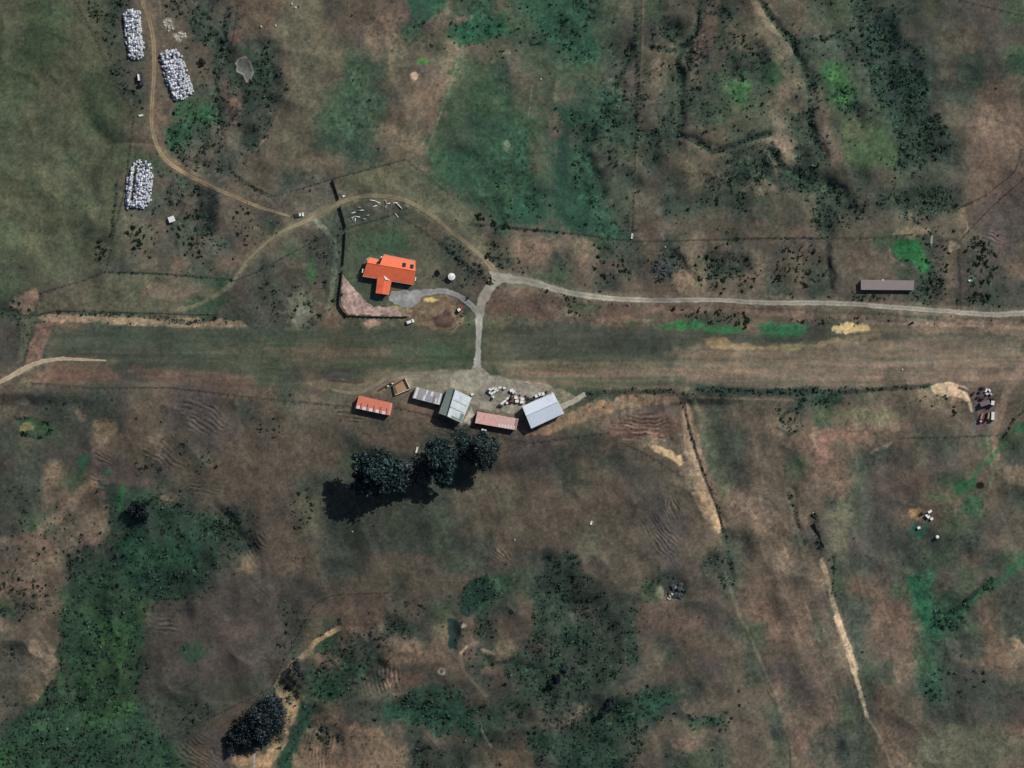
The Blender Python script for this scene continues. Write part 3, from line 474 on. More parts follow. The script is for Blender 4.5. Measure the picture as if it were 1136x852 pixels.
# contrast curve so dark hollows stay dark
def grade(c):
    L_ = c.mean(1)[:, None]; gn = np.clip((c[:, 1]-c[:, 0])/20, 0, 1)[:, None]; br = sstep(110, 170, c.max(1))[:, None]
    return (L_+(c-L_)*(.84+.20*gn+.10*br))*(1.0-.03*gn)*np.array([[.99, 1, 1.0]])
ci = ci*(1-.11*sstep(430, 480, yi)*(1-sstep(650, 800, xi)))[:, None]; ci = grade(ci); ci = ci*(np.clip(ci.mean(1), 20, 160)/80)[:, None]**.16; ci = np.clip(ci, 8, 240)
FLAT = len(xf)
call = np.zeros((FLAT, 3))
xo = mirror(xf[~inn], 1136); yo = mirror(yf[~inn], 852); NZsave = NZ; NZ = None
co, _ = colour(xo, yo, False)
co = grade(co); co *= (1+.12*fbm(xf[~inn], yf[~inn], 90, 12, 4))[:, None]
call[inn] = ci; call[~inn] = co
hz[inn] += dh
KILL = 0.78                                     # brightness of a white ground under this sun and sky
def lin(c):
    c = np.asarray(c, float)/255; return np.where(c <= .04045, c/12.92, ((c+.055)/1.055)**2.4)
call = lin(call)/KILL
HH = hz.reshape(NY, NX)
def Hz(px, py):
    px = np.asarray(px, float); py = np.asarray(py, float)
    i = np.clip(np.searchsorted(XA, px)-1, 0, NX-2); j = np.clip(np.searchsorted(YA, py)-1, 0, NY-2)
    fu = (px-XA[i])/(XA[i+1]-XA[i]); fv = (py-YA[j])/(YA[j+1]-YA[j])
    return (HH[j, i]*(1-fu)+HH[j, i+1]*fu)*(1-fv)+(HH[j+1, i]*(1-fu)+HH[j+1, i+1]*fu)*fv
def at(px, py, dz=0): return (WX(px), WY(py), float(Hz(px, py))+dz)

# ------------------------------------------------------------------ mesh + material helpers
def mesh_np(name, V, F, mat, cols=None, smooth=False):
    me = bpy.data.meshes.new(name); V = np.asarray(V, np.float32); F = np.asarray(F, np.int32)
    me.vertices.add(len(V)); me.vertices.foreach_set('co', V.ravel())
    k = F.shape[1]; me.loops.add(F.size); me.loops.foreach_set('vertex_index', F.ravel())
    me.polygons.add(len(F)); me.polygons.foreach_set('loop_start', np.arange(0, F.size, k, dtype=np.int32))
    me.polygons.foreach_set('loop_total', np.full(len(F), k, np.int32))
    if smooth: me.polygons.foreach_set('use_smooth', np.ones(len(F), bool))
    if cols is not None:
        at_ = me.color_attributes.new('Col', 'FLOAT_COLOR', 'POINT')
        c4 = np.ones((len(V), 4), np.float32); c4[:, :3] = cols; at_.data.foreach_set('color', c4.ravel())
    me.update(calc_edges=True); me.validate()
    if mat: me.materials.append(mat)
    return me
def link(name, me, parent=None):
    o = bpy.data.objects.new(name, me); COL.objects.link(o)
    if parent: o.parent = parent
    return o
def tag(o, label=None, cat=None, group=None, kind=None):
    if label: o['label'] = label
    if cat: o['category'] = cat
    if group: o['group'] = group
    if kind: o['kind'] = kind
    return o
def thing(name, loc, label, cat, group=None, rz=0):
    o = bpy.data.objects.new(name, None); COL.objects.link(o); o.location = loc; o.rotation_euler = (0, 0, rz)
    o.empty_display_size = .5
    return tag(o, label, cat, group)
def copy_tree(o, parent=None):
    c = o.copy(); COL.objects.link(c); c.parent = parent
    for ch in list(o.children): copy_tree(ch, c)
    return c

def mat(name, col, rough=.85, metal=0, noise=.15, nscale=3., bump=0, bscale=30., attr=False, corr=None, dirt=None):
    """painted / natural surface: base colour broken up by two noises, optional bump, corrugation and dirt streaks"""
    m = bpy.data.materials.new(name); m.use_nodes = True; nt = m.node_tree; N = nt.nodes; L = nt.links
    b = N['Principled BSDF']; b.inputs['Roughness'].default_value = rough; b.inputs['Metallic'].default_value = metal
    b.inputs['Specular IOR Level'].default_value = .25
    tc = N.new('ShaderNodeTexCoord')
    if attr:
        base = N.new('ShaderNodeAttribute'); base.attribute_name = 'Col'; bs = base.outputs['Color']
    else:
        base = N.new('ShaderNodeRGB'); base.outputs[0].default_value = (*col, 1); bs = base.outputs[0]
    n = N.new('ShaderNodeTexNoise'); n.inputs['Scale'].default_value = nscale; n.inputs['Detail'].default_value = 6; n.inputs['Roughness'].default_value = .65
    L.new(tc.outputs['Object'], n.inputs['Vector'])
    mr = N.new('ShaderNodeMapRange'); mr.inputs['From Min'].default_value = .25; mr.inputs['From Max'].default_value = .75
    mr.inputs['To Min'].default_value = 1-noise; mr.inputs['To Max'].default_value = 1+noise
    L.new(n.outputs['Fac'], mr.inputs['Value'])
    vm = N.new('ShaderNodeVectorMath'); vm.operation = 'SCALE'; L.new(bs, vm.inputs[0]); L.new(mr.outputs[0], vm.inputs['Scale'])
    outc = vm.outputs[0]
    if dirt:
        n2 = N.new('ShaderNodeTexNoise'); n2.inputs['Scale'].default_value = dirt[1]; n2.inputs['Detail'].default_value = 5
        L.new(tc.outputs['Object'], n2.inputs['Vector'])
        r2 = N.new('ShaderNodeMapRange'); r2.inputs['From Min'].default_value = .5; r2.inputs['From Max'].default_value = .72; r2.inputs['To Max'].default_value = dirt[2]
        L.new(n2.outputs['Fac'], r2.inputs['Value'])
        mx = N.new('ShaderNodeMix'); mx.data_type = 'RGBA'; L.new(r2.outputs[0], mx.inputs[0]); L.new(outc, mx.inputs[6]); mx.inputs[7].default_value = (*dirt[0], 1)
        outc = mx.outputs[2]
    L.new(outc, b.inputs['Base Color'])
    hsrc = None
    if bump:
        n3 = N.new('ShaderNodeTexNoise'); n3.inputs['Scale'].default_value = bscale; n3.inputs['Detail'].default_value = 4
        L.new(tc.outputs['Object'], n3.inputs['Vector'])
        bp = N.new('ShaderNodeBump'); bp.inputs['Strength'].default_value = .8; bp.inputs['Distance'].default_value = bump
        L.new(n3.outputs['Fac'], bp.inputs['Height']); L.new(bp.outputs[0], b.inputs['Normal'])
    return m
def L3(r, g, b): return tuple(float(v) for v in lin((r, g, b))/KILL)

M_ground = mat('pasture_soil', (0, 0, 0), .95, noise=.13, nscale=.55, bump=.22, bscale=.9, attr=True)
M_road = mat('gravel', (0, 0, 0), .95, noise=.10, nscale=1.2, bump=.04, bscale=3, attr=True)
M_leaf = mat('foliage', (0, 0, 0), 1., noise=.35, nscale=.8, attr=True); M_leaf.node_tree.nodes['Principled BSDF'].inputs['Specular IOR Level'].default_value = 0
M_bark = mat('bark', (.09, .065, .045), .9, noise=.3, nscale=2, bump=.03, bscale=6)
M_wood = mat('weathered_timber', (.20, .17, .14), .9, noise=.3, nscale=3)
M_dwood = mat('dark_timber', (.035, .03, .025), .9, noise=.3, nscale=3)
M_white = mat('white_paint', (.75, .75, .73), .6, noise=.08, nscale=1.5, dirt=((.4, .37, .32), .9, .35))
M_wall = mat('cream_wall', (.55, .5, .42), .8, noise=.08)
M_tin = mat('tin_wall', (.30, .31, .31), .6, noise=.15, nscale=1)
M_glass = mat('window_glass', (.03, .035, .045), .15, noise=.02)
M_tyre = mat('tyre_rubber', (.02, .02, .02), .9)
M_orange = mat('orange_roof_paint', (.76, .16, .07), .55, noise=.12, nscale=.5, bump=.02, bscale=2, dirt=((.52, .11, .06), .22, .75))
M_orange_sunlit = mat('orange_roof_sunlit_tone', (.82, .19, .09), .55, noise=.08, nscale=.5)  # lighter copy of the roof orange, sunlight put into its colour
M_orange2 = mat('faded_orange_sheet', (.74, .23, .15), .6, noise=.15, nscale=.6, dirt=((.5, .16, .12), .35, .5))
M_pink = mat('faded_pink_sheet', (.72, .42, .38), .6, noise=.22, nscale=.7, dirt=((.74, .56, .53), .5, .7))
M_grey = mat('grey_sheet', (.42, .42, .44), .5, .2, noise=.14, nscale=.7, dirt=((.24, .23, .24), .5, .5))
M_green = mat('grey_green_sheet', (.20, .24, .22), .6, noise=.12, nscale=.6, dirt=((.26, .30, .30), .3, .5))
M_zinc = mat('zinc_sheet', (.58, .65, .66), .5, .1, noise=.24, nscale=.45, dirt=((.30, .37, .35), .25, .65))
M_pale = mat('pale_blue_sheet', (.66, .73, .82), .5, .1, noise=.06, nscale=.3, dirt=((.54, .59, .64), .12, .6))
M_barn = mat('mauve_grey_sheet', (.27, .225, .215), .7, noise=.07, nscale=.5)
M_wrap = mat('silage_wrap', (.50, .52, .56), .45, noise=.2, nscale=1.2)
M_concrete = mat('concrete', (.36, .34, .31), .9, noise=.15, nscale=1)
M_rust = mat('rusty_steel', (.17, .06, .035), .8, noise=.4, nscale=2)
M_red = mat('red_paint', (.5, .05, .03), .5, noise=.1)
M_yellow = mat('yellow_paint', (.6, .36, .06), .5, noise=.1)
M_dark = mat('dark_steel', (.04, .04, .045), .6, noise=.2)
M_rock = mat('pale_rock', (.42, .38, .34), .9, noise=.3, nscale=1, bump=.1, bscale=2)
M_drock = mat('dark_rock', (.055, .062, .066), .9, noise=.3, nscale=1, bump=.1, bscale=2)
M_water = mat('muddy_water', (.11, .115, .10), .2, noise=.15, nscale=.3)
M_dirt = mat('orange_dirt', (.36, .22, .13), .95, noise=.25, nscale=.8, bump=.1, bscale=1)

# --- ground sheet
V = np.stack([WX(xf), WY(yf), hz], 1)
idx = np.arange(NX*NY).reshape(NY, NX)
F = np.stack([idx[1:, :-1].ravel(), idx[1:, 1:].ravel(), idx[:-1, 1:].ravel(), idx[:-1, :-1].ravel()], 1)
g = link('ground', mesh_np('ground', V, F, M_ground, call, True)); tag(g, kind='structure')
del V, F

# --- ribbons laid on the ground (roads, tracks)
def densify(pts, step):
    out = []
    pts = [np.array(p, float) for p in pts]
    n = len(pts)
    for i in range(n-1):      # Catmull-Rom
        p0 = pts[max(i-1, 0)]; p1 = pts[i]; p2 = pts[i+1]; p3 = pts[min(i+2, n-1)]
        k = max(2, int(np.hypot(*(p2-p1))/step))
        for q in range(k):
            t = q/k
            out.append(.5*((2*p1)+(-p0+p2)*t+(2*p0-5*p1+4*p2-p3)*t*t+(-p0+3*p1-3*p2+p3)*t**3))
    out.append(pts[-1]); return np.array(out)
def ribbon(name, pts, wid, c_mid, c_rut, dz=.06, seed=0, kind='structure'):
    """wid: (start, end) or list aligned with pts; colour runs centre strip / ruts / ragged edge"""
    q = densify(pts, .9); n = len(q)
    w = np.interp(np.linspace(0, 1, n), np.linspace(0, 1, len(wid)), wid)
    tg = np.gradient(q, axis=0); tg /= np.hypot(tg[:, 0], tg[:, 1])[:, None]; nm = np.stack([-tg[:, 1], tg[:, 0]], 1)
    K = 11; u = np.linspace(-1, 1, K); V = []; C = []
    s = np.arange(n)*1.0
    el = 1+.22*vn(s, s*0, 5, seed+3)+.14*vn(s, s*0, 2, seed+5); er = 1+.22*vn(s, s*0+9, 5, seed+4)+.14*vn(s, s*0+4, 2, seed+6)
    for k in range(K):
        ww = w/2*u[k]*(el if u[k] < 0 else er)
        X = q[:, 0]+nm[:, 0]*ww; Y = q[:, 1]+nm[:, 1]*ww
        Z = Hz(X, Y)+dz
        V.append(np.stack([WX(X), WY(Y), Z], 1))
        rut = math.exp(-((abs(u[k])-.5)/.22)**2); nz = 1+.15*fbm(X, Y, 11, 5+seed, 4)+.08*vn(X, Y, 2, 6)
        e = .82 if abs(u[k]) > .95 else 1
        C.append((np.array(c_mid)*(1-rut)+np.array(c_rut)*rut)[None]*nz[:, None]*e)
    V = np.stack(V, 1).reshape(-1, 3); C = lin(np.clip(np.stack(C, 1).reshape(-1, 3), 0, 250))/KILL
    idx = np.arange(n*K).reshape(n, K)
    F = np.stack([idx[:-1, :-1].ravel(), idx[:-1, 1:].ravel(), idx[1:, 1:].ravel(), idx[1:, :-1].ravel()], 1)
    o = link(name, mesh_np(name, V, F, M_road, C, True)); tag(o, kind=kind); return o
def pad(name, pts, col, dz=.08, sub=1.2, rough=1.0, na=.10):
    """flat patch: grid cells inside a ragged outline"""
    xs = [p[0] for p in pts]; ys = [p[1] for p in pts]
    gx = np.arange(min(xs)-1, max(xs)+1, sub*.6); gy = np.arange(min(ys)-1, max(ys)+1, sub*.6)
    X, Y = np.meshgrid(gx, gy); xr = X.ravel(); yr = Y.ravel()
    d = seg_dist(xr, yr, pts, True); ins = (np.where(inside(xr, yr, pts), d, -d)+rough*vn(xr, yr, 4, 3)+rough*.5*vn(xr, yr, 1.7, 4)) > 0
    ok = ins.reshape(X.shape); id_ = np.full(X.size, -1); id_[ins] = np.arange(ins.sum()); id_ = id_.reshape(X.shape)
    q = ok[:-1, :-1] & ok[1:, :-1] & ok[:-1, 1:] & ok[1:, 1:]
    F = np.stack([id_[1:, :-1][q], id_[1:, 1:][q], id_[:-1, 1:][q], id_[:-1, :-1][q]], 1)
    xs_, ys_ = xr[ins], yr[ins]
    C = np.array(col)[None]*(1+na*fbm(xs_, ys_, 14, 6, 4)+na*.6*vn(xs_, ys_, 2.2, 8)+na*.7*fbm(xs_, ys_, 5, 9, 3))[:, None]
    o = link(name, mesh_np(name, np.stack([WX(xs_), WY(ys_), Hz(xs_, ys_)+dz], 1), F, M_road, lin(np.clip(C, 0, 250))/KILL, True)); tag(o, kind='structure'); return o

ribbon('gravel_road', [(553,308),(566,309),(590,313),(620,322),(650,328),(680,331),(720,333),(760,333),(800,333),(852,336),(900,336),(940,337),(980,340),(1020,343),(1060,346),(1100,349),(1136,347),(1200,338)], [12,9,7,6.5,6,6,5.5,5.5,6,6,6,6,6,6,6,7,8,8], (126,122,110), (144,138,127), .07, 1)
ribbon('farm_track', [(552,304),(540,290),(520,272),(500,256),(480,240),(460,227),(440,220),(415,217),(395,219),(375,226),(355,237),(335,247),(310,259),(290,274),(272,291)], [8,6,5,5,5,5,5,4.8,4.5,4.5,4.5,4.5,4,3.5,2], (112,104,84), (128,118,96), .05, 2)
ribbon('clay_track', [(155,-40),(158,0),(165,20),(170,45),(171,75),(169,110),(168,135),(172,155),(182,175),(200,189),(230,205),(260,218),(284,228),(305,235),(322,240)], [5,5,5,5.5,5.5,5,5,5,5,5,4.8,4.5,4.5,4,2], (112,100,80), (136,121,96), .05, 3)
ribbon('shed_lane', [(368,432),(392,436),(410,431),(428,420),(446,414.5),(470,413.5),(500,413)], [3,4,4.5,4.5,3.5,2.5,4], (104,99,86), (118,111,95), .05, 7)
ribbon('strip_crossing', [(556,306),(544,318),(535,335),(532,352),(531,375),(530,400),(529,412)], [14,11,10,9,6,6,12], (132,131,124), (144,141,132), .09, 4)
ribbon('house_driveway', [(533,352),(522,338),(508,328),(492,323),(476,324),(463,327)], [7,7,6,6,7,9], (124,124,120), (137,136,131), .11, 5)
pad('driveway_apron', [(433,322),(465,321),(470,328),(464,336),(455,343),(446,341),(437,337),(430,334)], (130,130,127), .14, 1.2, 1, .16)
pad('road_junction', [(540,300),(553,302),(568,307),(560,314),(548,318),(541,330),(536,348),(528,345),(530,330),(538,316),(546,308)], (136,131,120), .12)
pad('yard_apron', [(498,420),(506,412),(524,408),(536,408),(545,416),(575,422),(605,430),(618,434),(600,438),(578,446),(570,460),(530,453),(521,447),(526,440),(512,433),(500,430)], (130,125,112), .1, 1.2, 1.2, .2)
ribbon('west_clay_track', [(-40,446),(0,424),(20,413),(40,403),(58,399),(75,398),(95,399),(118,400)], [6,6,6,6,5.5,4.5,3,1.5], (146,132,110), (160,147,124), .05, 6)
pad('concrete_ramp', [(621,456),(619,449),(634,443),(648,434),(651,440),(640,447)], (142,138,124), .1, 1, .6)
# pond
pad('pond', [(266,66),(272,64),(278,70),(280,78),(278,87),(273,88),(271,82),(264,78),(263,70)], (96,100,92), .1, 1, 1, .2)
pad('pond_rim', [(264,64),(272,61.5),(280,69),(282,79),(279,89),(273,91),(269,84),(262,79),(261,70)], (124,122,110), .06, 1, 1, .2)
pad('gravel_bank', [(379,303),(384,309),(397,323),(407,336),(414,340),(430,340),(446,346),(456,350),(452,351.5),(386,349),(378,340)], (150,128,120), .12, 1, 1, .28)

# ------------------------------------------------------------------ building kit
class MB:
    def __init__(s): s.v = []; s.f = []
    def quad(s, *p):
        n = len(s.v); s.v += [tuple(q) for q in p]; s.f.append(tuple(range(n, n+len(p))))
    def box(s, c, size, rz=0, rx=0, ry=0):
        n = len(s.v); hx, hy, hz_ = size[0]/2, size[1]/2, size[2]/2
        from mathutils import Euler, Vector
        E = Euler((rx, ry, rz)).to_matrix()
        for z in (-hz_, hz_):
            for (x, y) in ((-hx, -hy), (hx, -hy), (hx, hy), (-hx, hy)): s.v.append(tuple(E @ Vector((x, y, z))+Vector(c)))
        for a in ((3, 2, 1, 0), (4, 5, 6, 7), (0, 1, 5, 4), (1, 2, 6, 5), (2, 3, 7, 6), (3, 0, 4, 7)): s.f.append(tuple(n+i for i in a))
    def cyl(s, a, b, r0, r1=None, k=12, cap=True):
        from mathutils import Vector
        r1 = r0 if r1 is None else r1; a = Vector(a); b = Vector(b); d = (b-a).normalized()
        u = d.orthogonal().normalized(); w = d.cross(u); n = len(s.v)
        for (c, r) in ((a, r0), (b, r1)):
            for i in range(k):
                t = 6.28318*i/k; s.v.append(tuple(c+u*r*math.cos(t)+w*r*math.sin(t)))
        for i in range(k): s.f.append((n+i, n+(i+1) % k, n+k+(i+1) % k, n+k+i))
        if cap: s.f.append(tuple(n+i for i in range(k))[::-1]); s.f.append(tuple(n+k+i for i in range(k)))
    def build(s, name, m, parent=None, bevel=0, smooth=False):
        me = bpy.data.meshes.new(name); me.from_pydata(s.v, [], s.f); me.update(); me.materials.append(m)
        if smooth:
            for p in me.polygons: p.use_smooth = True
        o = link(name, me, parent)
        if bevel:
            b = o.modifiers.new('bevel', 'BEVEL'); b.width = bevel; b.segments = 2; b.limit_method = 'ANGLE'
        return o

def slab(mb, pts, t=.12):
    """roof plane: polygon with thickness"""
    n = len(mb.v); k = len(pts)
    mb.v += [tuple(p) for p in pts]+[(p[0], p[1], p[2]-t) for p in pts]
    mb.f.append(tuple(n+i for i in range(k))); mb.f.append(tuple(n+k+i for i in reversed(range(k))))
    for i in range(k): mb.f.append((n+i, n+k+i, n+k+(i+1) % k, n+(i+1) % k))
def corr(mb, A, B, C, D, pitch=.9, amp=.05, t=.1):
    """ribbed sheet: A-B is the ridge edge, D-C the eave edge (A over D); ribs run from ridge to eave"""
    A, B, C, D = [np.array(p, float) for p in (A, B, C, D)]
    k = max(2, int(np.linalg.norm(B-A)/pitch)); pr = [0, .1, .2, .8, .9]
    ts = sorted({(i+u)/k for i in range(k) for u in (0, .12, .2, .3)} | {1.0})
    up = [amp if (round(t_*k*100) % 100) in (12, 20) else 0 for t_ in ts]
    n = len(mb.v)
    for t_, a in zip(ts, up):
        p = A+(B-A)*t_; q = D+(C-D)*t_
        for (r, dz) in ((p, a), (q, a), (p, a-t), (q, a-t)): mb.v.append((r[0], r[1], r[2]+dz))
    m_ = len(ts)
    for i in range(m_-1):
        a = n+4*i; b = a+4
        mb.f += [(a, a+1, b+1, b), (a+2, b+2, b+3, a+3), (a+1, a+3, b+3, b+1), (a, b, b+2, a+2)]
    mb.f += [(n, n+2, n+3, n+1)]; e = n+4*(m_-1); mb.f += [(e, e+1, e+3, e+2)]

class Site:
    """local frame for a building: origin px, everything given in map units and metres above its floor"""
    def __init__(s, name, px, py, label, cat, group=None):
        s.o = thing(name, at(px, py), label, cat, group); s.x, s.y = WX(px), WY(py); s.z = float(Hz(px, py))
    def p(s, px, py, z): return (WX(px)-s.x, WY(py)-s.y, z)
def walls(st, corners, mb=None, base=-.6):
    """corners: (px, py, ztop) ring"""
    mb = mb or MB(); k = len(corners)
    for i in range(k):
        a = corners[i]; b = corners[(i+1) % k]
        mb.quad(st.p(a[0], a[1], base), st.p(b[0], b[1], base), st.p(b[0], b[1], b[2]), st.p(a[0], a[1], a[2]))
    return mb
def lerp(a, b, t): return tuple(a[i]+(b[i]-a[i])*t for i in range(len(a)))
def wall_piece(st, a, b, t0, t1, z0, z1, out=.06, depth=.1):
    """box set on the wall a-b between fractions t0,t1"""
    A = np.array(st.p(*lerp(a, b, t0)[:2], 0)); B = np.array(st.p(*lerp(a, b, t1)[:2], 0))
    d = B-A; L = np.linalg.norm(d[:2]); rz = math.atan2(d[1], d[0]); n = np.array([d[1], -d[0], 0])/L
    c = (A+B)/2+n*out; return (c[0], c[1], (z0+z1)/2), (L, depth, z1-z0), rz
def opening(st, name, a, b, t0, t1, z0, z1, m, frame=None, out=.05):
    c, sz, rz = wall_piece(st, a, b, t0, t1, z0, z1, out); mb = MB(); mb.box(c, sz, rz); o = mb.build(name, m, st.o)
    if frame:
        for (nm_, w0, w1) in (('lintel', z1, z1+.12), ('sill', z0-.12, z0)):
            fb = MB(); c, sz, rz = wall_piece(st, a, b, t0, t1, w0, w1, out+.02); fb.box(c, sz, rz); fb.build(nm_, frame, o)
    return o

# ---- the house: L-shaped, orange painted roof
h = Site('farmhouse', 432, 303, 'farmhouse with bright orange L shaped roof inside the garden fence', 'house')
EV, RG = 3.3, 5.3
A = (402.5,306.5); B = (459.2,316); r0 = (407.6,291.8); r1 = (461.2,301)         # south plane
N0 = (409.6,286.2); N1 = (420.5,288); N2 = (421,288.4); N3 = (426,282.8); N4 = (461,289.8)
wm = MB()
ring = [(403.5,305.5,EV-.1),(418.8,308,EV-.1),(417.8,324.2,EV-.1),(430.8,325.8,EV-.1),(433.8,311.2,EV-.1),(458.4,314.8,EV-.1),(460.2,301.2,RG-.35),(459.9,290.8,EV+.1),(426.3,284,EV+.1),(421.5,289,EV+.6),(410.3,287.2,EV+.6),(408.4,292,RG-.35)]
wall_o = walls(h, ring, wm).build('wall', M_wall, h.o)
s_ = MB(); corr(s_, h.p(*r0, RG), h.p(*r1, RG), h.p(*B, EV), h.p(*A, EV), .9, .04, .12)
roof = s_.build('roof', M_orange, h.o)
n_ = MB(); corr(n_, h.p(*r0, RG-.003), h.p(421.2,294.1,RG-.003), h.p(420.6,288.2,EV+.75), h.p(*N0, EV+.75), .9, .04, .12)
corr(n_, h.p(421.4,294.13,RG-.003), h.p(*r1, RG-.003), h.p(*N4, EV+.2), h.p(*N3, EV+.2), .9, .04, .12)
n_.build('roof', M_orange_sunlit, h.o)
# south wing: low gable with a small white triangular slab at the valley
g_ = MB(); ra = (426.6,309.2); rb = (424.3,326.4)
corr(g_, h.p(*ra, EV+1.05), h.p(*rb, EV+1.05), h.p(417.0,325.3,EV+.5), h.p(419.2,307.0,EV+.5), .9, .04, .1)
corr(g_, h.p(*rb, EV+1.06), h.p(*ra, EV+1.06), h.p(434.8,311.8,EV+.42), h.p(431.6,327.3,EV+.42), .9, .04, .1)
g_.build('roof', M_orange, h.o)
f_ = MB(); slab(f_, [h.p(426.2,305.8,4.9),h.p(433.2,311.5,4.35),h.p(427.6,310.4,4.75)], .05); f_.build('white_triangle', M_white, h.o)
for (a_, b_, z_) in (((402.3,306.8),(418.6,309.4),EV-.1),((434.2,312.2),(459.3,316.3),EV-.1),((426,282.5),(461.2,289.4),EV+.1),((409.4,285.9),(420.6,287.7),EV+.6)):
    gu = MB(); gu.cyl(h.p(*a_, z_), h.p(*b_, z_), .1, k=6); gu.build('gutter', M_wall, roof)
rc = MB(); rc.cyl(h.p(*r0, RG+.05), h.p(*r1, RG+.05), .13, k=6); rc.build('ridge_cap', M_orange, roof)
ch = MB(); ch.box((h.p(421.6,290.2,0)[0], h.p(421.6,290.2,0)[1], 5.0), (1.1, 1.0, 3.2), R(-9)); co = ch.build('chimney', M_dwood, roof)
cp = MB(); cp.box((h.p(424,286,0)[0]-.2, h.p(424,286,0)[1]+.3, 4.9), (.9, .7, 1.2), R(-9)); cp.build('chimney_cap', M_white, co)
for (cx, cy) in ((448.6,294.2),(457.2,296)):
    mb = MB(); z0 = 4.35; p0 = h.p(cx, cy, z0+.28); mb.box(p0, (1.9, 2.3, .5), R(-9), R(-14)); sk = mb.build('skylight', M_dark, roof)
    mb = MB(); mb.box((p0[0], p0[1], p0[2]+.27), (1.6, 2.0, .05), R(-9), R(-14)); mb.build('pane', M_glass, sk)
for (cx, cy) in ((402.6,300.5),(461.2,309.5),(407.8,289.2)):
    mb = MB(); mb.box(h.p(cx, cy, 3.5), (.5, 2.2, .25), R(-9)); mb.build('bargeboard', M_white, h.o)
ca, cb = (433.8,311.2), (458.4,314.8)
for (t0, t1) in ((.08,.24),(.34,.5),(.74,.92)): opening(h, 'window', cb, ca, 1-t1, 1-t0, 1.0, 2.3, M_glass, M_white, -.03)
opening(h, 'door', cb, ca, .4, .47, .1, 2.2, M_wood, M_white, -.03)
for (a, b) in (((403.5,305.5),(418.8,308)),((417.8,324.2),(430.8,325.8))): opening(h, 'window', b, a, .25, .7, 1.0, 2.3, M_glass, M_white, -.05)
for (a, b) in (((459.9,290.8),(426.3,284)),):
    for t in (.1,.35,.7): opening(h, 'window', b, a, t, t+.14, 1.0, 2.3, M_glass, M_white, -.03)

# ---- sheds
def monopitch(name, label, cs, zt, zb, m, wallm, open_side=True, lights=(), dark=(), group=None, bays=5):
    """cs: NW, NE, SE, SW corners; zt height at north edge, zb at the south edge"""
    cx = sum(c[0] for c in cs)/4; cy = sum(c[1] for c in cs)/4
    s = Site(name, cx, cy, label, 'shed', group)
    NW, NE, SE, SW = cs
    rf = MB(); corr(rf, s.p(*NW, zt), s.p(*NE, zt), s.p(*SE, zb), s.p(*SW, zb), .8, .04, .1); ro = rf.build('roof', m, s.o)
    def ins(p, k=.035): return (p[0]+(cx-p[0])*k, p[1]+(cy-p[1])*k*2)
    nw, ne, se, sw = map(ins, cs)
    w = MB()
    for (a, b, za, zb_) in ((nw, sw, zt-.15, zb-.15), (sw, se, zb-.15, zb-.15), (se, ne, zb-.15, zt-.15)):
        w.quad(s.p(*a, -.6), s.p(*b, -.6), s.p(*b, zb_), s.p(*a, za))
    w.build('wall', wallm, s.o)
    for i in range(bays+1):
        q = lerp(nw, ne, i/bays); mb = MB(); mb.box(s.p(*q, zt/2-.35), (.25, .25, zt+.4)); mb.build('post', M_wood, s.o)
    for (u0, u1, v0, v1, mm) in lights:           # translucent or replaced sheets, u along, v down the slope
        P4 = []
        for (u, v) in ((u0, v0), (u1, v0), (u1, v1), (u0, v1)):
            t_ = lerp(lerp(NW, NE, u), lerp(SW, SE, u), v); P4.append(s.p(*t_, zt+(zb-zt)*v+.09))
        mb = MB(); slab(mb, P4, .03); mb.build('roof_sheet', mm, ro)
    return s
lt = []
for i in range(5):
    u = .13+i*.185
    lt += [(u-.12 if i else .03, u-.015, .76, 1.0, M_white), (u-.012, u+.008, .5, .98, M_dark)]
lt += [(.93,.985,.02,.98, mat('pink_pale_sheet', (.75,.35,.28), .6))]
monopitch('orange_shed', 'long orange roofed shed with white sheets along its lower edge, furthest west of the sheds', [(398.6,438.7),(436,447.3),(433.2,461),(394.6,452.8)], 4.2, 3.4, M_orange2, M_tin, lights=lt)
lt = [(.03,.12,.02,.98,M_white),(.16,.2,.05,.95,M_concrete),(.36,.44,.5,.98,M_white),(.40,.46,.02,.45,M_white),(.58,.67,.05,.45,M_white),(.9,.97,.02,.98,M_white),(.8,.85,.5,.98,M_white),(.25,.3,.3,.9,M_grey),(.7,.76,.3,.98,mat('rusty_grey_sheet',(.3,.22,.2),.7))]
monopitch('striped_shed', 'small grey shed whose roof is patched with white stripes, beside the big gabled shed', [(462,429.2),(491.5,436.8),(488,449.4),(457.6,441.4)], 3.9, 3.3, M_grey, M_tin, lights=lt, bays=4)
lt = [(.56+i*.072,.60+i*.072,.68,.97,M_white) for i in range(6)]+[(.2+i*.09,.225+i*.09,.03,.6,mat('pale_pink_sheet_%s' % 'abcdefgh'[i],(.72,.46,.42),.6)) for i in range(7)]+[(.94,.99,.02,.98,M_barn)]
monopitch('pink_shed', 'long faded pink roofed shed between the two large metal sheds', [(529.7,456.4),(575.2,464.4),(572.5,477.2),(527,469.2)], 4.0, 3.3, M_pink, M_tin, lights=lt, bays=6)
lt = [(.395,.43,-.06,.05,M_white)]
monopitch('long_barn', 'long mauve grey roofed barn standing alone above the gravel road', [(954.5,310.4),(1013.6,311.4),(1013,322),(954.6,321.6)], 3.0, 2.6, M_barn, M_tin, lights=lt, bays=8)

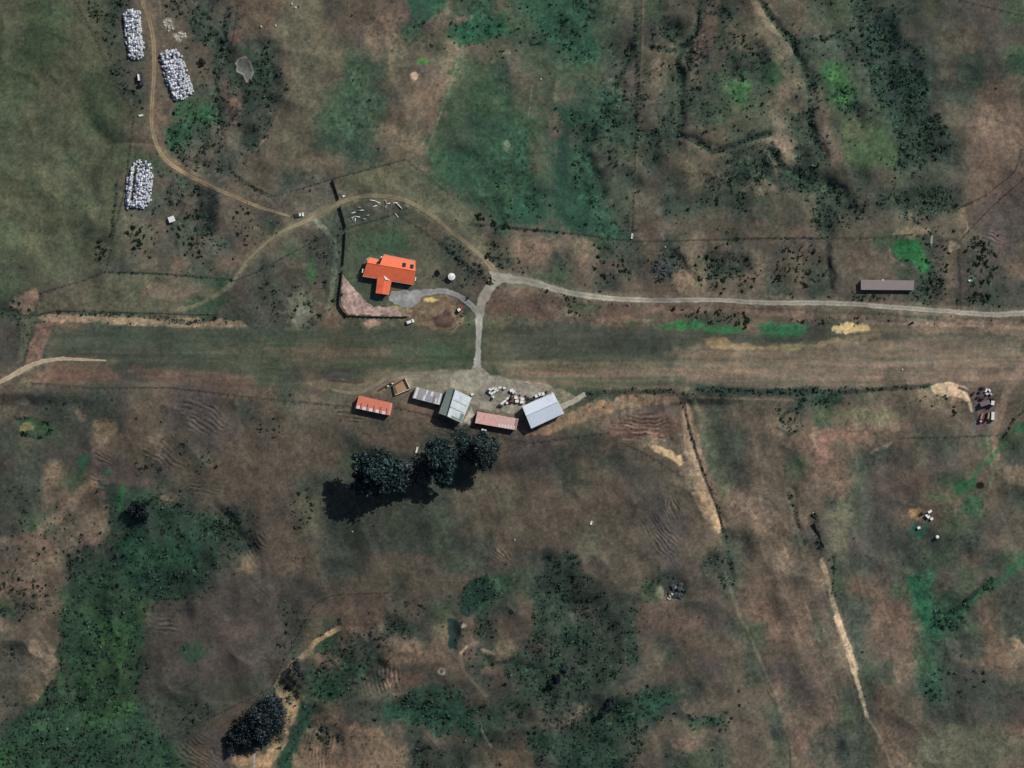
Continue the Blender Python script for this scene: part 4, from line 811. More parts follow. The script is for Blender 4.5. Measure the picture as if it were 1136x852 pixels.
# big gabled shed with green-grey and zinc planes
s = Site('gabled_shed', 505, 450, 'large gabled shed with one grey green and one silver roof plane', 'shed')
NWc, NR, NEc, SEc, SR, SWc = (497.2,429.6),(504.2,431.8),(523.4,441.2),(512.2,469),(495.6,461.4),(486.9,458.4)
ze, zr = 4.6, 6.6
mb = MB(); corr(mb, s.p(*SR, zr), s.p(*NR, zr), s.p(*NWc, 5.4), s.p(*SWc, 5.4), .9, .05, .12); mb.build('roof', M_green, s.o)
mb = MB(); corr(mb, s.p(*lerp(NR,NEc,.05), zr-.09), s.p(*lerp(SR,SEc,.05), zr-.09), s.p(*SEc, ze), s.p(*NEc, ze), .9, .05, .12); r_ = mb.build('roof', M_zinc, s.o)
mb = MB(); mb.cyl(s.p(*NR, zr-.02), s.p(*SR, zr-.02), .28, k=6); mb.build('ridge_gap', M_dark, s.o)
for (u0, u1, v0, v1, mm) in ((.05,.3,.1,.4,M_pale),(.62,.66,.05,.9,M_grey),(.35,.38,.1,.95,M_grey),(.9,.98,.3,.99,M_green),(.68,.9,.75,.98,M_green),(.1,.2,.5,.95,M_pale)):
    P4 = [s.p(*lerp(lerp(NR,SR,u), lerp(NEc,SEc,u), v), zr+(ze-zr)*v+.07) for (u, v) in ((u0,v0),(u1,v0),(u1,v1),(u0,v1))]
    mb = MB(); slab(mb, P4, .03); mb.build('roof_sheet', mm, r_)
w = walls(s, [(498,430.6,5.2),(504.3,432.8,6.3),(522.3,441.8,4.4),(511.6,467.9,4.4),(495.8,460.6,6.3),(487.8,457.8,5.2)]); w.build('wall', M_tin, s.o)
opening(s, 'door', (522.3,441.8),(504.3,432.8), .25, .75, .05, 3.6, M_dwood, M_white, -.03)

# big pale shed
s = Site('pale_shed', 602, 455, 'largest shed with plain pale blue metal roof at the east end of the yard', 'shed')
NWc, NEc, SEc, SWc = (579.2,450.6),(613.4,435.8),(625.2,458.8),(589.2,475.4); WR, ER = lerp(NWc,SWc,.44), lerp(NEc,SEc,.44)
mb = MB(); corr(mb, s.p(*ER, 6.6), s.p(*WR, 6.6), s.p(*NWc, 4.6), s.p(*NEc, 4.6), 1., .04, .12); r_ = mb.build('roof', M_pale, s.o)
mb = MB(); corr(mb, s.p(*WR, 6.6), s.p(*ER, 6.6), s.p(*SEc, 4.6), s.p(*SWc, 4.6), 1., .04, .12); mb.build('roof', M_pale, s.o)
mb = MB(); mb.cyl(s.p(*WR, 6.65), s.p(*ER, 6.65), .14, k=6); mb.build('ridge_cap', M_grey, s.o)
def ctr(p, k=.05): return (p[0]+(602-p[0])*k, p[1]+(455-p[1])*k)
w = walls(s, [ctr(NWc)+(4.5,), ctr(NEc)+(4.5,), ctr(ER, .05)+(6.4,), ctr(SEc)+(4.5,), ctr(SWc)+(4.5,), ctr(WR, .05)+(6.4,)]); w.build('wall', M_tin, s.o)
mb = MB(); slab(mb, [s.p(611,436.4,4.95), s.p(613.6,435.3,4.95), s.p(625.6,458.6,4.8), s.p(623.6,459.6,4.8)], .04)
mb.build('bargeboard', M_white, s.o)
opening(s, 'door', ctr(SEc), ctr(NEc), .3, .75, .05, 3.8, M_dwood, M_white, -.03)

# ---- sheep pen by the orange shed
s = Site('loading_pen', 445, 430, 'square timber pen with orange dirt floor between orange and striped sheds', 'pen')
pc = [(449.4,419.6),(455,431.4),(438.4,438.2),(436,427.5)]
mb = MB(); slab(mb, [s.p(x, y, .15) for (x, y) in [(449,420.6),(454,431),(441,436.4),(438,428)]], .12); mb.build('floor', M_dirt, s.o)
for i, mm in ((0, M_white), (1, M_white), (2, M_wood), (3, M_dwood)):
    a, b = pc[i], pc[(i+1) % 4]; mb = MB()
    for z in (.35,.7,1.05,1.4): c, sz, rz = wall_piece(s, a, b, 0, 1, z-.11, z+.11, 0, .12 if i else .25); mb.box(c, (sz[0], .28 if mm is M_white else .12, sz[2]), rz)
    mb.build('rail', mm, s.o)
for q in pc: mb = MB(); mb.box(s.p(*q, .7), (.4,.4,1.8)); mb.build('post', M_wood, s.o)
s = Site('retaining_wall', 429, 428.5, 'dark low timber retaining wall beside the lane west of the pen', 'wall')
mb = MB()
for (a, b) in (((420.5,433),(429,427.5)),((429,427.5),(437.5,423))):
    c, sz, rz = wall_piece(s, a, b, 0, 1, -.2, .9, 0, .5); mb.box(c, sz, rz)
mb.build('boards', M_dwood, s.o)
mb = MB(); 
for q in ((430.5,428.2),(435.5,425.2)): mb.box(s.p(*q, 1.1), (1.1,.6,.3), R(25))
mb.build('coping', M_white, s.o)

# ---- water tank
s = Site('water_tank', 501, 307, 'round white water tank with domed lid between house and road junction', 'tank')
mb = MB(); mb.cyl((0,0,-.2),(0,0,2.3),2.0,2.0,28); mb.build('body', M_white, s.o)
mb = MB(); mb.cyl((0,0,2.301),(0,0,2.75),2.0,.45,28); lid = mb.build('lid', M_white, s.o)
mb = MB(); mb.cyl((0.9,0.2,2.5),(0.9,0.2,2.72),.3,.3,14); mb.build('hatch', M_concrete, lid)

# ---- vehicles
def vehicle(name, px, py, ang, body, label, cat, L=4.6, W=1.85, kind='suv', deck=None):
    o = thing(name, at(px, py, .05), label, cat, None, R(ang))
    mb = MB()
    prof = {'suv': [(-2.3,.35),(-2.3,.95),(-2.15,1.05),(1.0,1.05),(2.2,.9),(2.3,.7),(2.3,.35)], }['suv']
    k = len(prof)
    sc = L/4.6
    for y in (-W/2, W/2):
        for (x, z) in prof: mb.v.append((x*sc, y, z))
    for i in range(k): mb.f.append((i, (i+1) % k, k+(i+1) % k, k+i))
    mb.f.append(tuple(range(k))[::-1]); mb.f.append(tuple(range(k, 2*k))); mb.build('body', body, o, .06)
    if kind == 'suv': c0, c1 = -2.1, .9
    else: c0, c1 = -.3, 1.1
    mb = MB(); n = 0
    lo = [(c0*sc, -W/2+.08), (c1*sc+.35, -W/2+.08), (c1*sc+.35, W/2-.08), (c0*sc, W/2-.08)]; hi = [(c0*sc+.2, -W/2+.25), (c1*sc-.25, -W/2+.25), (c1*sc-.25, W/2-.25), (c0*sc+.2, W/2-.25)]
    for (x, y) in lo: mb.v.append((x, y, 1.05))
    for (x, y) in hi: mb.v.append((x, y, 1.62))
    for a in ((0,1,5,4),(1,2,6,5),(2,3,7,6),(3,0,4,7)): mb.f.append(a)
    mb.f.append((4,5,6,7)); mb.build('window', M_glass, o)
    mb = MB(); mb.box(((hi[0][0]+hi[1][0])/2, 0, 1.66), (hi[1][0]-hi[0][0], W-.48, .08)); mb.build('roof', body, o, .03)
    if kind == 'ute':
        mb = MB(); mb.box(((-2.25+c0)/2*sc, 0, 1.1), ((c0+2.2)*sc, W-.05, .12)); mb.build('tray', deck or M_dark, o)
    for sx in (-1.4, 1.45):
        for sy in (-1, 1):
            mb = MB(); mb.cyl((sx*sc, sy*(W/2-.2), .34), (sx*sc, sy*(W/2+.02), .34), .34, k=16); mb.build('wheel', M_tyre, o)
    for sy in (-1, 1):
        mb = MB(); mb.box((2.28*sc, sy*(W/2-.3), .72), (.06, .32, .16)); mb.build('headlight', M_white, o)
    return o
vehicle('farm_ute', 332, 238.5, 8, M_white, 'white vehicle with dark tray parked at the western track fork', 'car', 5.0, 2.0, 'ute')
vehicle('parked_car', 455, 357, 20, M_white, 'white car parked on grass below the gravel garden bank', 'car', 4.4, 1.9)
# small red and white tractor on the spoil heap
def tractor(px, py, ang, label, m=M_red):
    o = thing('tractor', at(px, py, .05), label, 'tractor', None, R(ang))
    mb = MB(); mb.box((1.1,0,1.15),(2.0,.9,.8)); mb.build('bonnet', m, o, .08)
    mb = MB(); mb.box((-.5,0,1.55),(1.5,1.4,1.4)); cb_ = mb.build('cab', M_glass, o, .08)
    mb = MB(); mb.box((-.5,0,2.32),(1.7,1.6,.14)); mb.build('cab_roof', M_white, cb_, .03)
    for (x, r, w) in ((-.9,.85,.5),(1.5,.5,.35)):
        for sy in (-1, 1):
            mb = MB(); mb.cyl((x, sy*.75, r),(x, sy*(.75+w), r), r, k=20); wh = mb.build('wheel', M_tyre, o)
            mb = MB(); mb.cyl((x, sy*(.75+w-.05), r),(x, sy*(.75+w+.04), r), r*.5, k=14); mb.build('rim', M_white, wh)
    mb = MB(); mb.cyl((1.3,.3,1.5),(1.3,.3,2.3),.06,k=8); mb.build('exhaust', M_dark, o)
    return o
tractor(510, 343, 35, 'red and white tractor parked beside the driveway on bare brown earth')
# truck by the bale stacks
o = thing('tip_truck', at(156.5, 87, .05), 'truck with white side box and black deck left of clay track', 'truck', None, R(-82))
mb = MB(); mb.box((3.2,0,1.5),(1.7,2.2,1.9)); mb.build('cab', M_dark, o, .08)
mb = MB(); mb.box((-.9,.2,1.3),(5.6,1.9,.9)); mb.build('deck', M_dark, o, .03)
mb = MB(); mb.box((-.6,-1.1,1.7),(3.6,1.0,1.4)); mb.build('side_box', M_white, o, .03)
for x in (-2.6,-1.5,2.9):
    for sy in (-1, 1):
        mb = MB(); mb.cyl((x, sy*.8, .45),(x, sy*1.12, .45), .45, k=16); mb.build('wheel', M_tyre, o)

# ------------------------------------------------------------------ wrapped bales in three stacks
bm_ = MB(); K = 14
ringz = [(-.60,0),(-.60,.50),(-.52,.60),(.52,.60),(.60,.50),(.60,0)]
def bale_mesh(seed):
    rr = random.Random(seed); v = []; f = []
    for (z, r) in ringz:
        for i in range(K):
            t = 6.28318*i/K; q = r*(1+rr.uniform(-.05,.05)); v.append((q*math.cos(t), z*(1+rr.uniform(-.03,.03)), q*math.sin(t)*.92))
    for j in range(len(ringz)-1):
        for i in range(K): f.append((j*K+i, (j+1)*K+i, (j+1)*K+(i+1) % K, j*K+(i+1) % K))
    me = bpy.data.meshes.new('wrapped_bale'); me.from_pydata(v, [], f); me.update(); me.materials.append([M_wrap, M_wrap2, M_wrap3][seed % 3])
    for p in me.polygons: p.use_smooth = True
    return me
M_wrap2 = mat('silage_wrap_bright', (.78, .80, .84), .4, noise=.12, nscale=1.2); M_wrap3 = mat('silage_wrap_dull', (.20, .22, .27), .55, noise=.3, nscale=1.2)
BM = [bale_mesh(i) for i in range(6)]
extraV = []; extraF = []; bales = []
for si, (pl, lab, grp, nind, dc) in enumerate(stacks):
    xs = [p[0] for p in pl]; ys = [p[1] for p in pl]; rr = random.Random(si+50)
    ang = [-4, -17, 8][si]; ca, sa = math.cos(R(ang)), math.sin(R(ang)); cx = sum(xs)/len(xs); cy = sum(ys)/len(ys)
    for layer in range(2):
        for a in np.arange(-40, 40, 2.45):
            for b in np.arange(-45, 45, 2.35):
                u = a+rr.uniform(-.55,.55); v = b+rr.uniform(-.55,.55)
                if layer: u += 1.2; v += 1.1
                x = cx+u*ca+v*sa*-1; y = cy+u*-sa*-1+v*ca
                X = np.array([x]); Y = np.array([y])
                if not inside(X, Y, pl)[0] and rr.random() < 1.9: continue
                if seg_dist(X, Y, pl, True)[0] > 2.5 and not inside(X, Y, pl)[0]: continue
                d = seg_dist(X, Y, pl, True)[0]
                if layer and (d < 1.6+rr.uniform(-.5,1.2)): continue
                # the shaded step along the west side has only the lower layer
                vl = [None, [(179,72),(183,88),(190,107)], [(152,182),(149,200),(146,222)]][si]
                if vl and seg_dist(X, Y, vl)[0] < (2.6 if layer else .9): continue
                if rr.random() < (.22 if layer else .10): continue
                bales.append((si, layer, x, y, lab, grp, rr.uniform(-1,1)))
tot = {0: 0, 1: 0, 2: 0}
bales.sort(key=lambda q: -q[1])
for (si, layer, x, y, lab, grp, j) in bales:
    rz = R([0,-17,8][si])+j*.9+ (1.57 if j > .3 else 0); z = float(Hz(x, y))+.55+layer*1.12+(j*.08)
    tot[si] += 1
    if tot[si] <= stacks[si][3]:
        o = link('wrapped_bale', BM[int(abs(j)*1000) % 6]); o.location = (WX(x), WY(y), z); o.rotation_euler = (j*.2, j*.3, rz); tag(o, lab, 'bale', grp)
    else: extraV.append((WX(x), WY(y), z, rz))
me = BM[0]; co_ = np.array([v.co[:] for v in me.vertices]); fc = np.array([p.vertices[:] for p in me.polygons])
VV = []; FF = []; n = 0
for (x, y, z, rz) in extraV:
    c_, s_2 = math.cos(rz), math.sin(rz); q = co_.copy(); q[:, 0] = co_[:, 0]*c_-co_[:, 1]*s_2+x; q[:, 1] = co_[:, 0]*s_2+co_[:, 1]*c_+y; q[:, 2] += z
    VV.append(q); FF.append(fc+n); n += len(q)
if VV: tag(link('wrapped_bales', mesh_np('wrapped_bales', np.concatenate(VV), np.concatenate(FF), M_wrap, None, True)), 'white and grey wrapped bales filling the rest of the three stacks', 'bales', kind='stuff')
print('bales', len(bales), 'extra', len(extraV))

# ------------------------------------------------------------------ vegetation
import bmesh
def ico(sub=2):
    b = bmesh.new(); bmesh.ops.create_icosphere(b, subdivisions=sub, radius=1); v = np.array([q.co[:] for q in b.verts]); f = np.array([[w.index for w in p.verts] for p in b.faces]); b.free(); return v, f
IV, IF = ico(); JV, JF = ico(1)
def leafy(center, rad, n, size, cols, r, flat=1.0, shell=.55):
    """n small quads spread through an ellipsoid"""
    d = r.normal(size=(n, 3)); d /= np.linalg.norm(d, axis=1)[:, None]
    rr_ = (shell+(1-shell)*r.random(n))**.6
    p = d*rr_[:, None]*np.array(rad)+np.array(center)
    nrm = d*.8+r.normal(size=(n, 3))*.6+np.array([0,0,.35]); nrm /= np.linalg.norm(nrm, axis=1)[:, None]
    a = np.cross(nrm, r.normal(size=(n, 3))); a /= np.linalg.norm(a, axis=1)[:, None]; b = np.cross(nrm, a)
    s = size*(.5+r.random(n))[:, None]
    V = np.stack([p-a*s-b*s*.45, p+a*s*.2-b*s*.7, p+a*s+b*s*.4, p-a*s*.3+b*s*.7], 1).reshape(-1, 3)
    c = np.array(cols)[r.integers(0, len(cols), n)]*(.65+.7*r.random(n))[:, None]
    return V, np.repeat(c, 4, axis=0)
def bush_mesh(seed, leaves=150):
    r = np.random.default_rng(seed); VV = []; CC = []
    for q in range(r.integers(2, 5)):
        c = r.normal(size=3)*np.array([.42,.42,.12])+np.array([0,0,.45])
        v, cc = leafy(c, (.6,.6,.5), leaves//3, .2, [(.018,.03,.018),(.03,.045,.026),(.010,.018,.012),(.04,.055,.03)], r)
        VV.append(v); CC.append(cc)
    V = np.concatenate(VV); F = np.arange(len(V)).reshape(-1, 4); return mesh_np('shrub', V, F, M_leaf, np.concatenate(CC))
BU = [bush_mesh(i) for i in range(7)]
cnt = 0
def shrubs(pts_or_ell, n, label, group, size=1.1, name='shrub'):
    global cnt
    for i in range(n):
        if isinstance(pts_or_ell, tuple):
            cx, cy, rx, ry = pts_or_ell; t = random.uniform(0, 6.28); q = math.sqrt(random.random()); x = cx+rx*q*math.cos(t); y = cy+ry*q*math.sin(t)
        else:
            pts = pts_or_ell; k = random.uniform(0, len(pts)-1.001); a = pts[int(k)]; b = pts[int(k)+1]; f = k-int(k)
            x = a[0]+(b[0]-a[0])*f+random.gauss(0,1.3); y = a[1]+(b[1]-a[1])*f+random.gauss(0,1.3)
        o = link(name, BU[random.randrange(7)]); o.location = at(x, y, -.12); s = size*.74*random.choice((.6,.8,1,1.15,1.5))
        o.scale = (s*random.uniform(.85,1.2), s, s*random.uniform(.8,1.1)); o.rotation_euler = (0, 0, random.uniform(0, 6.28)); tag(o, label, 'shrub', group); cnt += 1
shrubs((111,277,6,13), 14, 'small dark shrub in the pasture corner left of the fence below the bale stack', 'shrubs in the pasture corner')
shrubs((150,262,13,14), 16, 'small dark shrub on open ground south of the lowest bale stack', 'shrubs south of the bale stacks')
shrubs((213,262,18,26), 26, 'small dark shrub on brown ground below the white hut', 'shrubs below the white hut')
shrubs((270,248,12,24), 12, 'small dark shrub in brown paddock south of the clay track', 'shrubs south of the clay track', .9)
shrubs([(524,236),(540,246),(556,252),(568,254)], 16, 'dark shrub along the fence above the road junction', 'shrubs above the road junction')
shrubs((548,279,14,12), 12, 'small dark shrub just north of the road junction', 'shrubs north of the junction', .9)
shrubs((676,290,22,18), 18, 'small dark shrub north of the gravel road left of the rubble mound', 'shrubs left of the rubble mound')
shrubs([(600,320),(640,334),(700,340)], 10, 'small dark shrub below the western bend of the gravel road', 'shrubs below the road bend', .8)
shrubs([(740,343),(790,346),(830,352),(828,360),(815,358)], 28, 'dark shrub on the bank between gravel road and green strip', 'shrubs on the road bank')
shrubs((805,302,36,26), 26, 'dark shrub on tan ground above the middle of the gravel road', 'shrubs above the middle of the road')
shrubs([(872,355),(900,357),(918,358),(960,352),(985,357),(1010,360),(1060,362)], 16, 'small dark shrub on the road bank near the yellow clay patch', 'shrubs near the yellow clay patch', .9)
shrubs((888,296,32,24), 24, 'small dark shrub on brown ground left of the long barn', 'shrubs left of the long barn')
shrubs([(1028,272),(1045,272),(1052,285),(1050,302),(1040,310),(1030,318)], 18, 'dark shrub ringing the bright green hollow', 'shrubs around the green hollow')
shrubs((1088,293,17,26), 28, 'dark shrub in the paddock right of the green hollow', 'shrubs right of the green hollow', 1.2)
shrubs((1085,330,14,7), 12, 'dark shrub near the gravel road at the right side', 'shrubs by the right end of the road', 1.2)
shrubs([(1045,436),(1060,452),(1052,460),(1070,455)], 8, 'low brown shrub on grass below the bright clay pad', 'shrubs below the clay pad', 1.)
shrubs((335,562,13,22), 22, 'tiny dark shrub on brown slope west of the big trees', 'shrubs west of the big trees', .7)
shrubs((300,472,14,12), 9, 'tiny dark shrub on brown slope below the orange shed fence', 'shrubs below the west fence', .7)
print('individual shrubs', cnt)

# dense scrub: one mass
r = np.random.default_rng(5)
NS = 230000
px = r.uniform(-30, 1166, NS); py = r.uniform(-30, 882, NS)
dens, clump = scrub_density(px, py); dens = np.where(dens < .07, dens*.35, dens)
keep = r.random(NS) < dens*.62
px = px[keep]; py = py[keep]; nb = len(px); zz = Hz(px, py); sz = r.choice([.32,.45,.6,.8,1.1], nb, p=[.28,.28,.24,.14,.06])
cc = lookup(CG, px, py); gr = np.clip((cc[:, 1]-cc[:, 0])/30, 0, 1)
tone = (.62+1.25*r.random(nb)**1.8)*(1+.25*vn(px, py, 9, 2)); base = np.stack([.024+.012*r.random(nb), .036+.018*r.random(nb)+.030*gr*r.random(nb), .028+.008*r.random(nb)+.010*gr], 1)*tone[:, None]
light = r.random(nb) < .12; base[light] *= 1.8
Q = 10
dd = r.normal(size=(nb, Q, 3)); dd /= np.linalg.norm(dd, axis=2)[..., None]; dd[..., 2] = np.abs(dd[..., 2])
pp = dd*(.35+.75*r.random((nb, Q, 1)))*sz[:, None, None]*np.array([1.05, 1.05, .95])
pp[..., 0] *= (1+.5*(r.random(nb)-.5))[:, None]
nn_ = dd+.9*r.normal(size=dd.shape)+np.array([0, 0, .5]); nn_ /= np.linalg.norm(nn_, axis=2)[..., None]
aa = np.cross(nn_, r.normal(size=dd.shape)); aa /= np.linalg.norm(aa, axis=2)[..., None]; bb_ = np.cross(nn_, aa)
ss = (sz[:, None]*(.28+.34*r.random((nb, Q))))[..., None]
V = np.stack([pp-aa*ss-bb_*ss*.4, pp+aa*ss*.3-bb_*ss*.9, pp+aa*ss+bb_*ss*.5, pp-aa*ss*.4+bb_*ss*.8], 2)
V[..., 0] += WX(px)[:, None, None]; V[..., 1] += WY(py)[:, None, None]; V[..., 2] += (zz+.12*sz)[:, None, None]
C = np.repeat((base[:, None, :]*(.55+.9*r.random((nb, Q)))[..., None])[:, :, None, :], 4, 2)
V = V.reshape(-1, 3); C = C.reshape(-1, 3); F = np.arange(len(V)).reshape(-1, 4)
tag(link('scrub', mesh_np('scrub', V.reshape(-1, 3), F, M_leaf, C.reshape(-1, 3))), 'low dark scrub and rushes in the gullies and wet hollows', 'scrub', kind='stuff')
print('scrub bushes', nb)

# --- trees
def tree(name, px, py, H, lobes, label, trunk=.5, leaf=.42, n=9000, cols=None, group=None):
    """lobes: (dx, dy, z, rx, ry, rz) metres from the trunk"""
    o = thing(name, at(px, py, -.2), label, 'tree', group); r = np.random.default_rng(int(px*7+py))
    cols = cols or [(.020,.042,.038),(.032,.060,.052),(.012,.024,.032),(.060,.082,.086)]
    mb = MB(); mb.cyl((0,0,0),(.3,.2,H*.45),trunk,trunk*.55,10); mb.cyl((.3,.2,H*.45),(.1,-.2,H*.8),trunk*.55,trunk*.2,8); t = mb.build('trunk', M_bark, o, 0, True)
    mb = MB()
    for (dx, dy, z, *_r) in lobes:
        zb = max(H*.18, z*.5); mb.cyl((.15,.1,zb),(dx*.6,dy*.6,z*.85),trunk*.32,trunk*.14,7); mb.cyl((dx*.6,dy*.6,z*.85),(dx,dy,z*1.05),trunk*.14,.05,6)
    mb.build('limb', M_bark, o, 0, True)
    if len(lobes) > 3:
        for q in range(int(len(lobes)*1.6)):
            l = lobes[r.integers(0, len(lobes))]; t_ = r.uniform(0, 6.28); f_ = r.uniform(.28, .5)
            lobes = lobes+[(l[0]+l[3]*1.0*math.cos(t_), l[1]+l[4]*1.0*math.sin(t_), l[2]*r.uniform(.75, 1.05), l[3]*f_, l[4]*f_, l[5]*.5)]
    VV = []; CC = []; vol = sum(l[3]*l[4] for l in lobes)
    for (dx, dy, z, rx, ry, rz) in lobes:
        k = max(4, int(14*rx*ry/16))      # leaf clumps on every lobe
        for q in range(k):
            d = r.normal(size=3); d /= np.linalg.norm(d); d[2] = abs(d[2])*1.0-.35
            c = np.array([dx, dy, z])+d*np.array([rx, ry, rz])*(.45+.7*r.random()); s = min(rx, ry)*(.2+.42*r.random()**1.5)
            nn = int(n*rx*ry/vol/k); tone = .6+.8*r.random()
            v, cc = leafy(c, (s*1.4, s*1.4, s*.9), nn, leaf, cols, r, shell=.0); VV.append(v); CC.append(cc*tone)
    V = np.concatenate(VV); link('crown', mesh_np('crown', V, np.arange(len(V)).reshape(-1, 4), M_leaf, np.concatenate(CC)), o)
    return o
def lob(lst): return [((a)*MPP, -b*MPP, z, rx*MPP, ry*MPP, rz) for (a, b, z, rx, ry, rz) in lst]
tree('broad_tree', 420, 524, 29, lob([(-14,-6,19,14,13,5),(2,-13,23,15,12,5),(15,-2,22,13,13,5),(4,9,20,14,11,5),(-9,9,17,12,11,4),(-2,-2,26,13,12,3.5),(-19,4,14,9,9,4),(17,10,15,9,9,4),(24,2,12,8,9,4),(-20,14,11,9,8,4),(-6,18,12,9,8,3),(26,12,10,9,8,3)]), 'broadest dark tree at the west end of the tree row below the sheds', 1.0, .65, 17000)
tree('pale_tree', 461, 520, 15, lob([(-8,-2,12,9,10,4),(4,-8,12,9,8,4),(4,6,11,10,9,3),(-6,10,9,9,8,3),(-12,8,9,7,7,3),(12,2,10,7,9,3)]), 'greyish thin tree between the broad tree and the upright green tree', .6, .4, 8000, [(.075,.09,.09),(.05,.065,.065),(.03,.04,.04),(.11,.12,.125)])
tree('upright_tree', 489, 508, 18, lob([(-3,-14,14,12,10,5),(5,1,15,12,11,5),(4,15,13,10,10,4),(-2,-2,19,10,11,3),(2,24,9,8,7,3),(-8,4,12,8,10,4)]), 'deep green tree in the middle of the row with shadow on its left', .8, .6, 10000)
tree('leaning_tree', 514, 490, 13, lob([(-4,-4,11,9,8,4),(4,5,11,9,9,3),(0,2,13,7,7,3),(2,14,9,7,7,3)]), 'small dark tree second from the east end of the tree row', .5, .4, 6000)
tree('eastern_tree', 535, 498, 16, lob([(-7,-5,13,10,10,4),(5,-6,13,11,10,4),(8,5,12,10,10,4),(-3,8,12,10,9,3),(0,0,17,10,10,3),(2,16,10,8,7,3)]), 'round grey green tree at the east end of the row below the pink shed', .7, .55, 9000, [(.032,.052,.046),(.046,.062,.064),(.018,.030,.030),(.062,.076,.080)])
tree('spreading_tree', 290, 800, 16, lob([(8,-15,11,11,11,4),(16,-2,11,10,11,4),(-2,-5,13,12,12,4),(-14,4,10,11,11,4),(2,10,11,11,11,4),(-24,18,7,10,9,3),(-16,16,8,11,9,3),(-32,28,5,9,7,2.5),(-34,18,5,7,6,2.5),(-6,20,7,8,8,3)]), 'wide dark blue grey tree beside the clay path at the bottom', .9, .6, 13000, [(.022,.032,.036),(.036,.05,.055),(.016,.022,.028),(.065,.08,.09)])
tree('small_tree', 333, 741, 8.5, lob([(-1,-3,6,5.5,6,2.5),(2,4,5,5,5,2),(-2,6,5,5,5,2)]), 'small grey crowned tree by the bend of the clay path', .35, .32, 3500, [(.05,.06,.06),(.08,.09,.09),(.03,.04,.04)])
tree('gully_tree', 158, 564, 9, lob([(-3,-3,5,8,7,2.5),(4,-1,6.5,7,7,2.5),(0,5,4.5,9,7,2.5)]), 'round very dark tree alone at the head of the western green gully', .4, .35, 5000, [(.014,.02,.024),(.025,.034,.038),(.04,.05,.055)])
tree('conical_tree', 619, 752, 8, lob([(0,0,5,5,6,3),(-6,6,4,6,5,2.5),(6,-6,5,5,5,2)]), 'narrow dark blue tree in scrub, left one of the two lone gully trees', .3, .3, 3000, [(.012,.018,.026),(.025,.036,.046)])
tree('conical_tree', 674, 784, 7, lob([(0,0,4.5,5,5,2.5),(-5,6,4,5,5,2),(5,-6,4,4,4,2)]), 'slim dark tree in scrub, right one of the two lone gully trees', .3, .3, 2500, [(.014,.02,.028),(.03,.04,.05)])
tree('round_bush_tree', 484.5, 302.5, 2.6, lob([(0,0,1.4,2.6,2.4,1.1),(2,1,1.2,2,2,1)]), 'single dark garden bush between the house and the white tank', .15, .18, 900, [(.02,.025,.02),(.03,.035,.03)])
tree('fence_bush_tree', 225, 70, 3, lob([(0,0,1.8,4,4,1.4)]), 'lone round bush in the paddock right of the slanting bale stack', .15, .2, 1000, [(.03,.03,.022),(.045,.045,.035)])

# ------------------------------------------------------------------ fences
def fence(pts, label, step=8, group=None, name='wire_fence', h_=1.2):
    x0, y0 = pts[0]; s = Site(name, x0, y0, label, 'fence', group); q = densify(pts, 1.0)
    d = np.concatenate([[0], np.cumsum(np.hypot(*np.diff(q, axis=0).T))]); Ld = d[-1]; n = max(2, min(90, int(Ld/step)+1)); t = np.linspace(0, Ld, n)
    X = np.interp(t, d, q[:, 0]); Y = np.interp(t, d, q[:, 1]); Z = Hz(X, Y)-s.z
    pm = MB(); pm.box((0,0,h_/2-.2),(.22,.22,h_+.4)); first = None; wire = MB(); bt = MB()
    for i in range(n):
        if first is None: first = pm.build('post', M_wood, s.o); o = first
        else: o = first.copy(); COL.objects.link(o); o.parent = s.o
        a = s.p(X[i], Y[i], Z[i]); o.location = a
        if i:
            for zz_ in (.25,.5,.75,1.0):
                wire.cyl((pa[0],pa[1],pa[2]+zz_),(a[0],a[1],a[2]+zz_),.012,k=3,cap=False)
        pa = a
    wire.build('wire', M_dark, s.o)
fl = ['wire fence along the right side of the large top left pasture','wire fence between the pasture and the southern bale stack','wire fence from the pasture corner slanting down left','short wire fence closing the left end of the narrow paddock','wire fence along the clay track at the left end of the grass strip','wire fence along the top of the narrow paddock above the strip',
      'wire fence reaching the left frame edge above the strip','wire fence south of the western track fork','wire fence winding down beside the clay pond','wire fence passing above the white vehicle to the fence corner','wire fence slanting down from the corner above the junction','short wire fence below the scattered white posts','garden fence running from the posts to the road junction','long wire fence north of the gravel road','wire fence between the long barn and the right paddock','wire fence slanting up right to the frame edge above the barn','short wire fence by the scrub at the right side','wire fence crossing the top right corner',
      'long wire fence below the western half of the grass strip','wire fence passing behind the striped shed','wire fence running below the pink and pale sheds','wire fence slanting down right below the eroded bank','wire fence below the clay pad at the right side','short dark fence at the right side by the brown track','wire fence beside the clay path near the bottom trees','wire fence along the dark paddock above the spreading tree','wire fence along the top of the lower scrub slope','thin wire fence rising at the far right edge','wire fence in the middle of the northern gully track','short fence below the orange shed','short wire fence at the left edge below the strip']
for (pts, w), lab in zip(FROW, fl): fence(pts, lab)
